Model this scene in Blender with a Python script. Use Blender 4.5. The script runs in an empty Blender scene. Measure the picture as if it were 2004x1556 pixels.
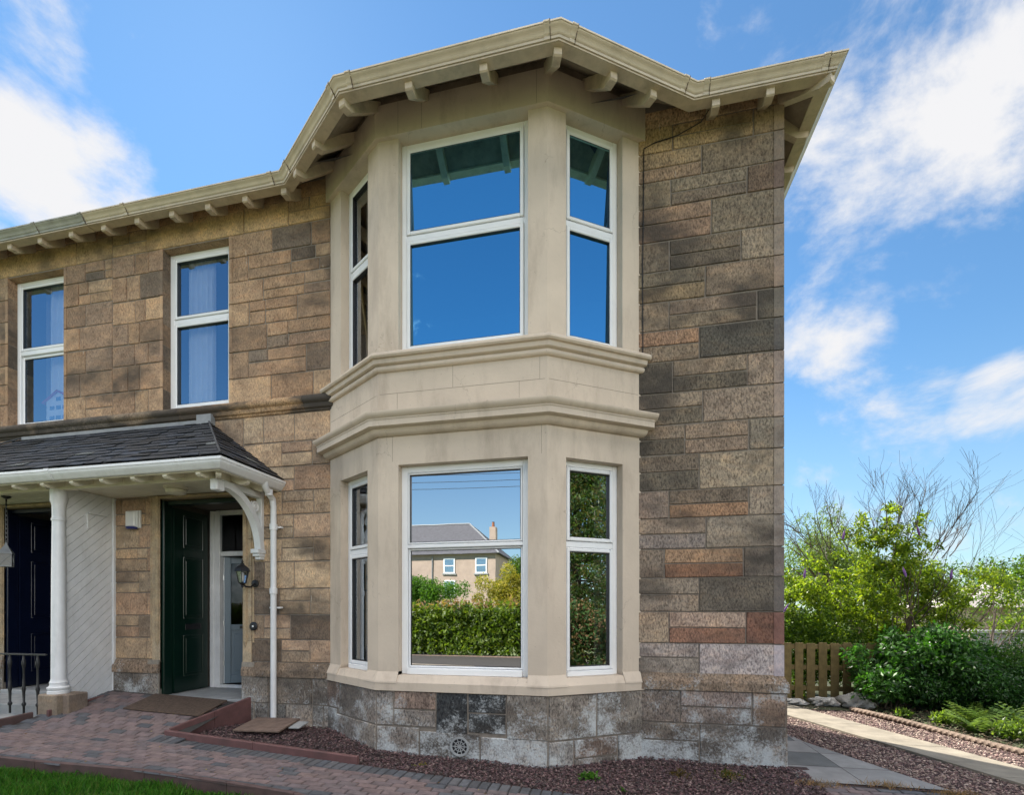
import bpy, math, random
import numpy as np
from mathutils import Vector, Matrix
R = random.Random(7)
NR = np.random.default_rng(7)
rad = math.radians
COL = bpy.context.scene.collection
SC = bpy.context.scene

# ------------------------------------------------------------ materials
def nodes(name):
    m = bpy.data.materials.new(name); m.use_nodes = True
    nt = m.node_tree; nt.nodes.clear()
    out = nt.nodes.new('ShaderNodeOutputMaterial')
    return m, nt, out
def nn(nt, t, **kw):
    n = nt.nodes.new(t)
    for k, v in kw.items():
        if k.startswith('i_'): n.inputs[k[2:].replace('_', ' ')].default_value = v
        else: setattr(n, k, v)
    return n
def ramp(nt, pts):
    r = nt.nodes.new('ShaderNodeValToRGB'); e = r.color_ramp.elements
    while len(e) < len(pts): e.new(0.5)
    for k, (p, c) in enumerate(pts):
        e[k].position = p; e[k].color = (c, c, c, 1) if isinstance(c, (int, float)) else (*c, 1)
    return r
def noise(nt, vec, scale, detail=4, rough=0.55, dist=0.0):
    n = nt.nodes.new('ShaderNodeTexNoise'); n.inputs['Scale'].default_value = scale
    n.inputs['Detail'].default_value = detail; n.inputs['Roughness'].default_value = rough
    n.inputs['Distortion'].default_value = dist
    nt.links.new(vec, n.inputs['Vector']); return n
def mix(nt, f, a, b, mode='MIX'):
    m = nt.nodes.new('ShaderNodeMix'); m.data_type = 'RGBA'; m.blend_type = mode
    for s, v in ((m.inputs[0], f), (m.inputs[6], a), (m.inputs[7], b)):
        if isinstance(v, bpy.types.NodeSocket): nt.links.new(v, s)
        elif isinstance(v, (int, float)): s.default_value = v if s.type == 'VALUE' else (v, v, v, 1)
        else: s.default_value = (*v, 1)
    return m.outputs[2]
def mscale(nt, vec, s):
    mp = nt.nodes.new('ShaderNodeMapping'); mp.inputs['Scale'].default_value = s
    nt.links.new(vec, mp.inputs['Vector']); return mp.outputs[0]

def paint(name, col, rough=0.5, var=0.12, nscale=6, bump=0.15, bscale=40, dirt=0.0, dirtcol=(0.08, 0.07, 0.06), metal=0, vcol=False, streak=False, spec=0.5, bd=0.004):
    m, nt, out = nodes(name)
    tc = nn(nt, 'ShaderNodeTexCoord').outputs['Object']
    b = nn(nt, 'ShaderNodeBsdfPrincipled'); b.inputs['Roughness'].default_value = rough
    b.inputs['Metallic'].default_value = metal; b.inputs['Specular IOR Level'].default_value = spec
    n1 = noise(nt, tc, nscale, 6, 0.6)
    r1 = ramp(nt, [(0.3, 1 - var), (0.7, 1 + var)])
    nt.links.new(n1.outputs[0], r1.inputs[0])
    if vcol:
        a = nn(nt, 'ShaderNodeVertexColor', layer_name='Col').outputs[0]
        base = mix(nt, 1.0, a, r1.outputs[0], 'MULTIPLY')
    else:
        base = mix(nt, 1.0, col, r1.outputs[0], 'MULTIPLY')
    if dirt > 0:
        n2 = noise(nt, mscale(nt, tc, (1, 1, 0.25)) if streak else tc, nscale * 1.7 if streak else nscale * 0.6, 8, 0.7)
        r2 = ramp(nt, [(0.5, 0), (0.78, dirt)])
        nt.links.new(n2.outputs[0], r2.inputs[0])
        base = mix(nt, r2.outputs[0], base, dirtcol)
    nt.links.new(base, b.inputs['Base Color'])
    if bump > 0:
        n3 = noise(nt, tc, bscale, 5, 0.6)
        bp = nn(nt, 'ShaderNodeBump'); bp.inputs['Strength'].default_value = bump; bp.inputs['Distance'].default_value = bd
        nt.links.new(n3.outputs[0], bp.inputs['Height']); nt.links.new(bp.outputs[0], b.inputs['Normal'])
    nt.links.new(b.outputs[0], out.inputs[0])
    return m

def stone_mat(name, bump=1.0, soot=0.8, white=0.25, lime=0.0, dist=0.012, sootpos=(0.52, 0.66), peck=.85):
    m, nt, out = nodes(name)
    tc = nn(nt, 'ShaderNodeTexCoord').outputs['Object']
    b = nn(nt, 'ShaderNodeBsdfPrincipled'); b.inputs['Roughness'].default_value = 0.92
    b.inputs['Specular IOR Level'].default_value = 0.25
    a = nn(nt, 'ShaderNodeVertexColor', layer_name='Col')
    # mid-scale mottling
    n1 = noise(nt, tc, 4.5, 8, 0.68); r1 = ramp(nt, [(0.28, (0.62, 0.60, 0.60)), (0.5, (1, 1, 1)), (0.75, (1.32, 1.24, 1.12))])
    nt.links.new(n1.outputs[0], r1.inputs[0])
    base = mix(nt, 1.0, a.outputs[0], r1.outputs[0], 'MULTIPLY')
    nb = noise(nt, mscale(nt, tc, (.8, .8, 2.4)), 2.6, 6, .65, 1.2); rb_ = ramp(nt, [(.48, 0), (.68, .22)]); nt.links.new(nb.outputs[0], rb_.inputs[0])
    base = mix(nt, rb_.outputs[0], base, mix(nt, 1.0, base, (1.35, .98, .72), 'MULTIPLY'))
    # pecked surface: dark pits, diagonal
    mp = nt.nodes.new('ShaderNodeMapping'); mp.inputs['Rotation'].default_value = (0, rad(35), 0); mp.inputs['Scale'].default_value = (1, 1, 0.5)
    nt.links.new(tc, mp.inputs['Vector'])
    n2 = noise(nt, mp.outputs[0], 58, 4, 0.62, 0.3)
    r2 = ramp(nt, [(0.34, (0.34, 0.32, 0.31)), (0.52, (1.0, 0.99, 0.97)), (0.7, (1.55, 1.48, 1.36))])
    nt.links.new(n2.outputs[0], r2.inputs[0])
    base = mix(nt, peck, base, r2.outputs[0], 'MULTIPLY')
    # soot stains, broken up by the pecking
    n3 = noise(nt, mscale(nt, tc, (0.7, 0.7, 1.3)), 1.15, 7, 0.62)
    add = nn(nt, 'ShaderNodeMath', operation='MULTIPLY_ADD'); add.inputs[1].default_value = 0.16
    nt.links.new(n2.outputs[0], add.inputs[0]); nt.links.new(n3.outputs[0], add.inputs[2])
    r3 = ramp(nt, [(sootpos[0] + .08, 0), (sootpos[1] + .08, soot)])
    nt.links.new(add.outputs[0], r3.inputs[0])
    base = mix(nt, r3.outputs[0], base, (0.055, 0.048, 0.042))
    # pale drip marks
    n4 = noise(nt, mscale(nt, tc, (7, 7, 0.9)), 3.2, 3, 0.5)
    r4 = ramp(nt, [(0.715, 0), (0.745, white)]); nt.links.new(n4.outputs[0], r4.inputs[0])
    base = mix(nt, r4.outputs[0], base, (0.55, 0.50, 0.43))
    if lime > 0:
        n5 = noise(nt, tc, 2.3, 9, 0.72); n6 = noise(nt, tc, 45, 5, 0.75)
        ad = nn(nt, 'ShaderNodeMath', operation='MULTIPLY_ADD'); ad.inputs[1].default_value = 0.5
        nt.links.new(n6.outputs[0], ad.inputs[0]); nt.links.new(n5.outputs[0], ad.inputs[2])
        # more lime near the ground
        sp = nn(nt, 'ShaderNodeSeparateXYZ'); nt.links.new(tc, sp.inputs[0])
        hz = nn(nt, 'ShaderNodeMapRange'); hz.inputs[1].default_value = -0.1; hz.inputs[2].default_value = 0.9; hz.inputs[3].default_value = 0.10; hz.inputs[4].default_value = -0.06
        nt.links.new(sp.outputs[2], hz.inputs[0])
        a2 = nn(nt, 'ShaderNodeMath', operation='ADD'); nt.links.new(ad.outputs[0], a2.inputs[0]); nt.links.new(hz.outputs[0], a2.inputs[1])
        r5 = ramp(nt, [(0.76, 0), (0.92, lime)]); nt.links.new(a2.outputs[0], r5.inputs[0])
        base = mix(nt, r5.outputs[0], base, (0.50, 0.53, 0.54))
    nt.links.new(base, b.inputs['Base Color'])
    bp = nn(nt, 'ShaderNodeBump'); bp.inputs['Strength'].default_value = bump; bp.inputs['Distance'].default_value = dist
    nt.links.new(n2.outputs[0], bp.inputs['Height'])
    n7 = noise(nt, tc, 9, 5, 0.6); bp2 = nn(nt, 'ShaderNodeBump'); bp2.inputs['Strength'].default_value = 0.5; bp2.inputs['Distance'].default_value = 0.02
    nt.links.new(n7.outputs[0], bp2.inputs['Height']); nt.links.new(bp2.outputs[0], bp.inputs['Normal'])
    nt.links.new(bp.outputs[0], b.inputs['Normal'])
    nt.links.new(b.outputs[0], out.inputs[0]); return m

def glass_mat(name, refl=0.55, tint=(0.55, 0.58, 0.6), wav=0.0, gcol=(0.80, 0.88, 0.97), mx_=0.95):
    m, nt, out = nodes(name)
    tr = nn(nt, 'ShaderNodeBsdfTransparent'); tr.inputs[0].default_value = (*tint, 1)
    gl = nn(nt, 'ShaderNodeBsdfGlossy'); gl.inputs['Roughness'].default_value = 0.0; gl.inputs[0].default_value = (*gcol, 1)
    fr = nn(nt, 'ShaderNodeLayerWeight'); fr.inputs[0].default_value = 0.35
    mr = nn(nt, 'ShaderNodeMapRange'); mr.inputs[3].default_value = refl; mr.inputs[4].default_value = mx_
    nt.links.new(fr.outputs['Fresnel'], mr.inputs[0])
    if wav:
        tc = nn(nt, 'ShaderNodeTexCoord').outputs['Object']
        n = noise(nt, tc, 2.2, 2, 0.4); bp = nn(nt, 'ShaderNodeBump'); bp.inputs['Strength'].default_value = wav; bp.inputs['Distance'].default_value = 0.01
        nt.links.new(n.outputs[0], bp.inputs['Height']); nt.links.new(bp.outputs[0], gl.inputs['Normal'])
    mx = nn(nt, 'ShaderNodeMixShader'); nt.links.new(mr.outputs[0], mx.inputs[0]); nt.links.new(tr.outputs[0], mx.inputs[1]); nt.links.new(gl.outputs[0], mx.inputs[2])
    nt.links.new(mx.outputs[0], out.inputs[0]); return m

def leaf_mat(name, trans=0.45, gloss=0.35, tcol=(1.5, 1.55, 0.5), rough=0.4):
    m, nt, out = nodes(name)
    a = nn(nt, 'ShaderNodeVertexColor', layer_name='Col').outputs[0]
    b = nn(nt, 'ShaderNodeBsdfPrincipled'); b.inputs['Roughness'].default_value = rough; b.inputs['Specular IOR Level'].default_value = gloss
    nt.links.new(a, b.inputs['Base Color'])
    t = nn(nt, 'ShaderNodeBsdfTranslucent'); nt.links.new(mix(nt, 1.0, a, tcol, 'MULTIPLY'), t.inputs[0])
    mx = nn(nt, 'ShaderNodeMixShader'); mx.inputs[0].default_value = trans
    nt.links.new(b.outputs[0], mx.inputs[1]); nt.links.new(t.outputs[0], mx.inputs[2])
    nt.links.new(mx.outputs[0], out.inputs[0]); return m

M = {}
M['stone'] = stone_mat('sandstone', 1.0, 0.8, 0.55, peck=.62, sootpos=(.51, .66))
M['stone_right'] = stone_mat('sandstone_weathered', 1.0, 0.85, 0.6, sootpos=(0.50, 0.64), peck=.9)
M['stone_soft'] = stone_mat('sandstone_dressed', 0.35, 0.2, 0.05, dist=0.006, peck=.3)
M['plinth'] = stone_mat('plinth_stone', 0.8, 0.6, 0.3, lime=0.9, sootpos=(0.49, 0.60), peck=1.0)
M['string'] = stone_mat('string_course_stone', 0.3, 0.92, 0.1, dist=0.006, sootpos=(0.44, 0.52))
M['mortar'] = paint('mortar', (0.20, 0.17, 0.14), 0.95, 0.25, 12, 0.4, 90)
M['bay'] = paint('bay_masonry_paint', (0.545, 0.458, 0.365), 0.65, 0.10, 1.3, 0.4, 24, 0.75, (0.26, 0.20, 0.15), streak=True, bd=0.006)
def add_wear(m):
    nt = m.node_tree; b = [n for n in nt.nodes if n.type == 'BSDF_PRINCIPLED'][0]; l = b.inputs['Base Color'].links[0]; src = l.from_socket
    tc = nn(nt, 'ShaderNodeTexCoord').outputs['Object']
    a = noise(nt, tc, 34, 3, .6); ra = ramp(nt, [(.70, 0), (.74, .5)]); nt.links.new(a.outputs[0], ra.inputs[0])
    c = mix(nt, ra.outputs[0], src, (.14, .11, .09))
    wn_ = noise(nt, tc, 2.0, 5, .7); wv = nn(nt, 'ShaderNodeVectorMath', operation='MULTIPLY_ADD'); wv.inputs[1].default_value = (.5, .5, .5); nt.links.new(wn_.outputs[1], wv.inputs[0]); nt.links.new(tc, wv.inputs[2])
    vo = nn(nt, 'ShaderNodeTexVoronoi', feature='DISTANCE_TO_EDGE'); vo.inputs['Scale'].default_value = 1.1; nt.links.new(wv.outputs[0], vo.inputs['Vector'])
    rv = ramp(nt, [(.0, 1), (.006, 0)]); nt.links.new(vo.outputs[0], rv.inputs[0])
    gate = noise(nt, tc, 1.7, 2, .5); rg = ramp(nt, [(.55, 0), (.62, .45)]); nt.links.new(gate.outputs[0], rg.inputs[0])
    mm = nn(nt, 'ShaderNodeMath', operation='MULTIPLY'); nt.links.new(rv.outputs[0], mm.inputs[0]); nt.links.new(rg.outputs[0], mm.inputs[1])
    c = mix(nt, mm.outputs[0], c, (.16, .12, .09)); nt.links.new(c, b.inputs['Base Color'])
add_wear(M['bay'])
M['trim'] = paint('eaves_paint', (0.50, 0.41, 0.30), 0.5, 0.12, 9, 0.3, 50, 0.55, (0.13, 0.105, 0.08))
M['gutter'] = paint('gutter_paint', (0.56, 0.475, 0.365), 0.38, 0.08, 3, 0.08, 30, 0.5, (0.26, 0.22, 0.17), streak=True)
M['gutter_grey'] = paint('gutter_grey_paint', (0.33, 0.33, 0.30), 0.55, 0.2, 6, 0.2, 50, 0.5, (0.15, 0.14, 0.12))
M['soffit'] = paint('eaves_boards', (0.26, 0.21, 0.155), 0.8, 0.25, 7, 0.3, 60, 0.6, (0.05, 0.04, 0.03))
M['upvc'] = paint('white_upvc', (0.78, 0.79, 0.80), 0.28, 0.03, 3, 0.0, 20, 0.12, (0.5, 0.47, 0.42))
M['gasket'] = paint('gasket', (0.02, 0.02, 0.022), 0.5, 0.1)
M['glass'] = glass_mat('window_glass', 0.6, wav=0.05, gcol=(0.42, 1.0, 1.35))
M['glass2'] = glass_mat('lower_window_glass', 0.72, wav=0.02, gcol=(0.95, 0.97, 1.0))
M['glass3'] = glass_mat('side_window_glass', 0.40, (0.85, 0.87, 0.9))
M['glass4'] = glass_mat('curtained_window_glass', 0.33, (0.85, 0.87, 0.9), wav=.04, gcol=(.75, 1.0, 1.25))
M['white'] = paint('white_gloss_paint', (0.70, 0.71, 0.72), 0.4, 0.07, 5, 0.12, 30, 0.4, (0.42, 0.41, 0.38), streak=True)
M['cream'] = paint('cream_paint', (0.66, 0.62, 0.50), 0.45, 0.08, 5, 0.12, 30, 0.4, (0.38, 0.34, 0.24))
M['slate'] = paint('slate', (0.05, 0.055, 0.065), 0.62, 0.5, 9, 0.6, 45, 0.35, (0.02, 0.02, 0.022), vcol=True)
M['green_door'] = paint('green_gloss_paint', (0.003, 0.017, 0.011), 0.28, 0.15, 4, 0.1, 12)
M['navy_door'] = paint('navy_gloss_paint', (0.003, 0.006, 0.022), 0.3, 0.15, 4, 0.1, 12)
M['grey_door'] = paint('blue_grey_door_paint', (0.12, 0.17, 0.21), 0.4, 0.06, 4, 0.05, 12)
M['black'] = paint('black_iron', (0.012, 0.012, 0.014), 0.45, 0.3, 14, 0.3, 70)
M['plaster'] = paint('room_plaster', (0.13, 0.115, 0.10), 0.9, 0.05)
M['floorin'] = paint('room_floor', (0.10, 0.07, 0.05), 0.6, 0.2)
M['curtain'] = paint('curtain_cloth', (0.88, 0.88, 0.88), 0.9, 0.05)
M['curtain_dark'] = paint('curtain_cloth_taupe', (0.30, 0.26, 0.22), 0.9, 0.08)
M['edging'] = paint('red_edging_board', (0.12, 0.055, 0.052), 0.7, 0.25, 6, 0.3, 50, 0.45, (0.06, 0.04, 0.04))
M['edging_brown'] = paint('brown_edging', (0.085, 0.05, 0.046), 0.8, 0.3, 6, 0.4, 50, 0.6, (0.04, 0.035, 0.035))
M['paver'] = paint('paver', (0.2, 0.1, 0.1), 0.85, 0.28, 11, 0.5, 120, 0.5, (0.06, 0.055, 0.06), vcol=True)
M['joint'] = paint('joint_sand', (0.035, 0.032, 0.03), 0.95, 0.3, 20, 0.3, 100)
M['chips'] = paint('slate_chips', (0.2, 0.1, 0.1), 0.8, 0.25, 30, 0.3, 120, vcol=True)
M['bed'] = paint('bed_soil', (0.05, 0.028, 0.026), 0.95, 0.5, 18, 0.8, 60, 0.4, (0.02, 0.015, 0.012), bd=0.02)
M['slab'] = paint('concrete_slab', (0.27, 0.26, 0.25), 0.9, 0.16, 5, 0.5, 130, 0.5, (0.13, 0.125, 0.12), vcol=True)
M['concrete'] = paint('old_concrete', (0.225, 0.198, 0.155), 0.9, 0.25, 4, 0.6, 90, 0.7, (0.14, 0.115, 0.08))
M['earth'] = paint('earth', (0.045, 0.05, 0.022), 0.95, 0.5, 3, 0.8, 25, 0.5, (0.03, 0.022, 0.014), bd=0.03)
M['fieldgrass'] = paint('rough_grass_ground', (0.10, 0.13, 0.045), 0.95, 0.35, 1.2, 0.6, 25, 0.4, (0.16, 0.14, 0.08))
M['wood'] = paint('fence_timber', (0.15, 0.11, 0.042), 0.85, 0.3, 9, 0.5, 60, 0.5, (0.04, 0.035, 0.015), streak=True)
M['board'] = paint('weathered_board', (0.16, 0.11, 0.085), 0.85, 0.35, 9, 0.6, 60, 0.6, (0.05, 0.035, 0.03))
M['bark'] = paint('bark', (0.11, 0.078, 0.055), 0.9, 0.4, 14, 0.6, 60)
M['twig'] = paint('twig_bark', (0.10, 0.075, 0.06), 0.9, 0.3, 14, 0.2, 60)
M['leaf'] = leaf_mat('leaf', 0.55, 0.3, (1.7, 1.7, .5))
M['leaf_gloss'] = leaf_mat('glossy_leaf', 0.3, 0.4, (1.4, 1.8, 0.5), 0.42)
M['leaf_dull'] = leaf_mat('dull_leaf', 0.3, 0.15, (1.3, 1.4, 0.6), 0.6)
M['blade'] = leaf_mat('grass_blade', 0.3, 0.2)
M['flower'] = paint('purple_flower', (0.20, 0.09, 0.30), 0.8, 0.2)
M['mat'] = paint('coir_mat', (0.075, 0.05, 0.035), 0.98, 0.4, 30, 1.0, 150)
M['sack'] = paint('white_rubble_sack', (0.42, 0.41, 0.39), 0.75, 0.3, 12, 1.0, 16, 0.8, (0.12, 0.09, 0.07), bd=0.02)
M['rope'] = paint('rope_edging', (0.19, 0.135, 0.10), 0.85, 0.25, 9, 0.4, 60, 0.5, (0.07, 0.05, 0.04))
M['doorglass'] = glass_mat('door_glass', 0.02, (0.25, 0.25, 0.25), mx_=.15)
M['lampglass'] = glass_mat('lantern_glass', 0.12, (0.85, 0.85, 0.85))
M['plastic'] = paint('white_plastic', (0.75, 0.75, 0.74), 0.35, 0.03, 3, 0)
M['blueplastic'] = paint('blue_plastic', (0.02, 0.03, 0.16), 0.3, 0.03, 3, 0)
M['steel'] = paint('steel', (0.5, 0.5, 0.5), 0.3, 0.1, metal=1)
M['render'] = paint('pink_render', (0.40, 0.31, 0.25), 0.9, 0.12, 1.2, 0.3, 12, 0.4, (0.28, 0.19, 0.14))
M['lead'] = paint('lead', (0.22, 0.23, 0.24), 0.55, 0.2, 6, 0.3, 30)
M['farroof'] = paint('far_roof_slate', (0.065, 0.065, 0.075), 0.7, 0.25, 3, 0.3, 14)
M['paleroof'] = paint('pale_roof_tiles', (0.30, 0.27, 0.25), 0.85, 0.2, 3, 0.4, 12)
M['red'] = paint('toy_red', (0.5, 0.03, 0.05), 0.6, 0.05)
M['toywhite'] = paint('toy_white', (0.8, 0.8, 0.8), 0.6, 0.05)
M['toyblue'] = paint('toy_shutter', (0.10, 0.2, 0.35), 0.6, 0.05)
M['terracotta'] = paint('terracotta', (0.26, 0.10, 0.05), 0.85, 0.2)
M['petal'] = paint('yellow_petal', (0.7, 0.45, 0.02), 0.7, 0.1)
M['stonecast'] = paint('step_stone', (0.30, 0.31, 0.31), 0.85, 0.2, 4, 0.4, 60, 0.5, (0.15, 0.15, 0.15))

# ------------------------------------------------------------ mesh builder
class MB:
    def __init__(s): s.v = []; s.f = []; s.mi = []; s.c = []
    def add(s, vs, fs, mi=0, col=(1, 1, 1)):
        o = len(s.v); s.v += [tuple(p) for p in vs]
        for f in fs: s.f.append(tuple(o + i for i in f)); s.mi.append(mi); s.c.append(col)
    def quad(s, a, b, c, d, mi=0, col=(1, 1, 1)): s.add([a, b, c, d], [(0, 1, 2, 3)], mi, col)
    def box(s, x0, x1, y0, y1, z0, z1, mi=0, col=(1, 1, 1), xf=None):
        P = [(x, y, z) for z in (z0, z1) for x, y in ((x0, y0), (x1, y0), (x1, y1), (x0, y1))]
        if xf: P = [xf(*p) for p in P]
        s.add(P, [(0, 3, 2, 1), (4, 5, 6, 7), (0, 1, 5, 4), (1, 2, 6, 5), (2, 3, 7, 6), (3, 0, 4, 7)], mi, col)
    def bbox(s, x0, x1, y0, y1, z0, z1, b=0.005, mi=0, col=(1, 1, 1), xf=None):
        # chamfered box
        P = []
        for sx in (0, 1):
            for sy in (0, 1):
                for sz in (0, 1):
                    X = (x0, x1)[sx]; Yy = (y0, y1)[sy]; Z = (z0, z1)[sz]
                    dx = b if sx == 0 else -b; dy = b if sy == 0 else -b; dz = b if sz == 0 else -b
                    P += [(X, Yy + dy, Z + dz), (X + dx, Yy, Z + dz), (X + dx, Yy + dy, Z)]
        if xf: P = [xf(*p) for p in P]
        def i(sx, sy, sz, k): return ((sx * 2 + sy) * 2 + sz) * 3 + k
        F = []
        for sx in (0, 1): F.append([i(sx, 0, 0, 0), i(sx, 0, 1, 0), i(sx, 1, 1, 0), i(sx, 1, 0, 0)])
        for sy in (0, 1): F.append([i(0, sy, 0, 1), i(1, sy, 0, 1), i(1, sy, 1, 1), i(0, sy, 1, 1)])
        for sz in (0, 1): F.append([i(0, 0, sz, 2), i(0, 1, sz, 2), i(1, 1, sz, 2), i(1, 0, sz, 2)])
        for sx in (0, 1):
            for sy in (0, 1): F.append([i(sx, sy, 0, 0), i(sx, sy, 1, 0), i(sx, sy, 1, 1), i(sx, sy, 0, 1)])
            for sz in (0, 1): F.append([i(sx, 0, sz, 0), i(sx, 1, sz, 0), i(sx, 1, sz, 2), i(sx, 0, sz, 2)])
        for sy in (0, 1):
            for sz in (0, 1): F.append([i(0, sy, sz, 1), i(1, sy, sz, 1), i(1, sy, sz, 2), i(0, sy, sz, 2)])
        for sx in (0, 1):
            for sy in (0, 1):
                for sz in (0, 1): F.append([i(sx, sy, sz, 0), i(sx, sy, sz, 1), i(sx, sy, sz, 2)])
        s.add(P, F, mi, col)
    def prism(s, poly, ext, mi=0, col=(1, 1, 1)):
        # poly: 3d points; ext: vector
        n = len(poly); e = Vector(ext); P = [Vector(p) for p in poly]; P += [p + e for p in P]
        F = [tuple(range(n))[::-1], tuple(range(n, 2 * n))] + [(i, (i + 1) % n, n + (i + 1) % n, n + i) for i in range(n)]
        s.add(P, F, mi, col)
    def tube(s, pts, rads, n=8, mi=0, col=(1, 1, 1), cap=True):
        pts = [Vector(p) for p in pts]; o = len(s.v)
        if not hasattr(rads, '__len__'): rads = [rads] * len(pts)
        up = Vector((0, 0, 1)); prev = None
        for k, p in enumerate(pts):
            d = (pts[min(k + 1, len(pts) - 1)] - pts[max(k - 1, 0)])
            d = d.normalized() if d.length > 1e-9 else Vector((0, 0, 1))
            a = prev if prev is not None else (Vector((1, 0, 0)) if abs(d.x) < 0.9 else Vector((0, 1, 0)))
            a = (a - d * a.dot(d)).normalized(); prev = a; b = d.cross(a)
            for j in range(n):
                t = 2 * math.pi * j / n; s.v.append(tuple(p + (a * math.cos(t) + b * math.sin(t)) * rads[k]))
        for k in range(len(pts) - 1):
            for j in range(n):
                s.f.append((o + k * n + j, o + k * n + (j + 1) % n, o + (k + 1) * n + (j + 1) % n, o + (k + 1) * n + j)); s.mi.append(mi); s.c.append(col)
        if cap:
            s.f.append(tuple(o + j for j in range(n))[::-1]); s.f.append(tuple(o + (len(pts) - 1) * n + j for j in range(n)))
            s.mi += [mi, mi]; s.c += [col, col]
    def lathe(s, prof, c=(0, 0, 0), n=20, mi=0, col=(1, 1, 1), axis='z', cap=True):
        o = len(s.v)
        for r, h in prof:
            for j in range(n):
                t = 2 * math.pi * j / n; a, b = r * math.cos(t), r * math.sin(t)
                s.v.append((c[0] + a, c[1] + b, c[2] + h) if axis == 'z' else (c[0] + a, c[1] - h, c[2] + b))
        for k in range(len(prof) - 1):
            for j in range(n):
                s.f.append((o + k * n + j, o + k * n + (j + 1) % n, o + (k + 1) * n + (j + 1) % n, o + (k + 1) * n + j)); s.mi.append(mi); s.c.append(col)
        if cap:
            s.f.append(tuple(o + j for j in range(n))[::-1]); s.f.append(tuple(o + (len(prof) - 1) * n + j for j in range(n)))
            s.mi += [mi, mi]; s.c += [col, col]
    def sweep(s, path, prof, closed=True, caps=True, mi=0, col=(1, 1, 1)):
        # path 2d going so that outward is (dy,-dx); prof [(offset,z)]
        P = offset_dirs(path); o = len(s.v); n = len(prof)
        for (x, y), (mx, my) in zip(path, P):
            for q, z in prof: s.v.append((x + mx * q, y + my * q, z))
        m = n if closed else n - 1
        for k in range(len(path) - 1):
            for j in range(m):
                s.f.append((o + k * n + j, o + (k + 1) * n + j, o + (k + 1) * n + (j + 1) % n, o + k * n + (j + 1) % n)); s.mi.append(mi); s.c.append(col)
        if closed and caps:
            s.f.append(tuple(o + j for j in range(n))); s.f.append(tuple(o + (len(path) - 1) * n + j for j in range(n))[::-1])
            s.mi += [mi, mi]; s.c += [col, col]
    def build(s, name, mats, parent=None, smooth=False, origin=None, fixn=True):
        me = bpy.data.meshes.new(name); org = Vector((0, 0, 0))
        if origin is not None: org = Vector(origin)
        elif parent is not None: org = base_of(parent)
        me.from_pydata([(p[0] - org.x, p[1] - org.y, p[2] - org.z) for p in s.v], [], s.f)
        if not isinstance(mats, (list, tuple)): mats = [mats]
        for m in mats: me.materials.append(M[m] if isinstance(m, str) else m)
        me.polygons.foreach_set('material_index', s.mi)
        ca = me.color_attributes.new('Col', 'FLOAT_COLOR', 'CORNER')
        cnt = [len(f) for f in s.f]
        arr = np.repeat(np.array([(*c[:3], 1.0) for c in s.c], dtype=np.float32), cnt, axis=0)
        ca.data.foreach_set('color', arr.ravel())
        if fixn:
            import bmesh
            bm = bmesh.new(); bm.from_mesh(me); bmesh.ops.recalc_face_normals(bm, faces=bm.faces); bm.to_mesh(me); bm.free()
        if smooth:
            me.polygons.foreach_set('use_smooth', [True] * len(me.polygons))
            try: me.set_sharp_from_angle(angle=rad(38))
            except Exception: pass
        me.update()
        ob = bpy.data.objects.new(name, me); COL.objects.link(ob)
        if parent is not None: ob.parent = parent
        elif origin is not None: ob.location = org
        return ob

BASE = {}
def base_of(o):
    while o.parent: o = o.parent
    return o.location.copy()
def offset_dirs(path):
    ds = []
    for i in range(len(path) - 1):
        dx, dy = path[i + 1][0] - path[i][0], path[i + 1][1] - path[i][1]; l = math.hypot(dx, dy); ds.append((dy / l, -dx / l))
    out = []
    for i in range(len(path)):
        a = ds[max(i - 1, 0)]; b = ds[min(i, len(ds) - 1)]
        mx, my = a[0] + b[0], a[1] + b[1]; k = 2 / (mx * mx + my * my) if mx * mx + my * my > 1e-6 else 1
        out.append((mx * k, my * k))
    return out
def tag(o, label=None, cat=None, group=None, kind=None):
    if label: o['label'] = label
    if cat: o['category'] = cat
    if group: o['group'] = group
    if kind: o['kind'] = kind
    return o
def thing(name, loc, label, cat, group=None):
    o = bpy.data.objects.new(name, None); o.empty_display_size = 0.2; COL.objects.link(o); o.location = loc
    return tag(o, label, cat, group)
def tree_copy(src, loc, label=None, rz=None, scale=None):
    c = src.copy(); COL.objects.link(c); c.location = loc
    if rz is not None: c.rotation_euler[2] = rz
    if scale is not None: c.scale = (scale,) * 3
    if label: c['label'] = label
    for ch in list(src.children):
        d = ch.copy(); COL.objects.link(d); d.parent = c
        for g in list(ch.children):
            e = g.copy(); COL.objects.link(e); e.parent = d
    return c
def frame(p, q):
    # local (u, w outward, z) -> world
    dx, dy = q[0] - p[0], q[1] - p[1]; l = math.hypot(dx, dy); dx /= l; dy /= l
    return (lambda u, w, z: (p[0] + dx * u + dy * w, p[1] + dy * u - dx * w, z)), l
def jit(c, v=0.08, r=R):
    k = 1 + r.uniform(-v, v) * 2; h = r.uniform(-v, v) * 0.35
    return (max(0, c[0] * k * (1 + h)), max(0, c[1] * k), max(0, c[2] * k * (1 - h)))

# ------------------------------------------------------------ ground heights
def gz(x):        # general fall of the ground from left to right
    xs = [-30, -7.4, -5.2, -2.7, 0, 2, 5, 30]; zs = [0.28, 0.26, 0.17, 0.07, -0.02, -0.06, -0.08, -0.1]
    return float(np.interp(x, xs, zs))
def pz(x, y):     # paved path, with its ramp up to the doors
    t = max(0.0, min(1.0, (y + 1.25) / 1.2)); k = 1 if x < -4.9 else 0
    return gz(x) + 0.27 * t * k
BEDZ = 0.0

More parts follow.
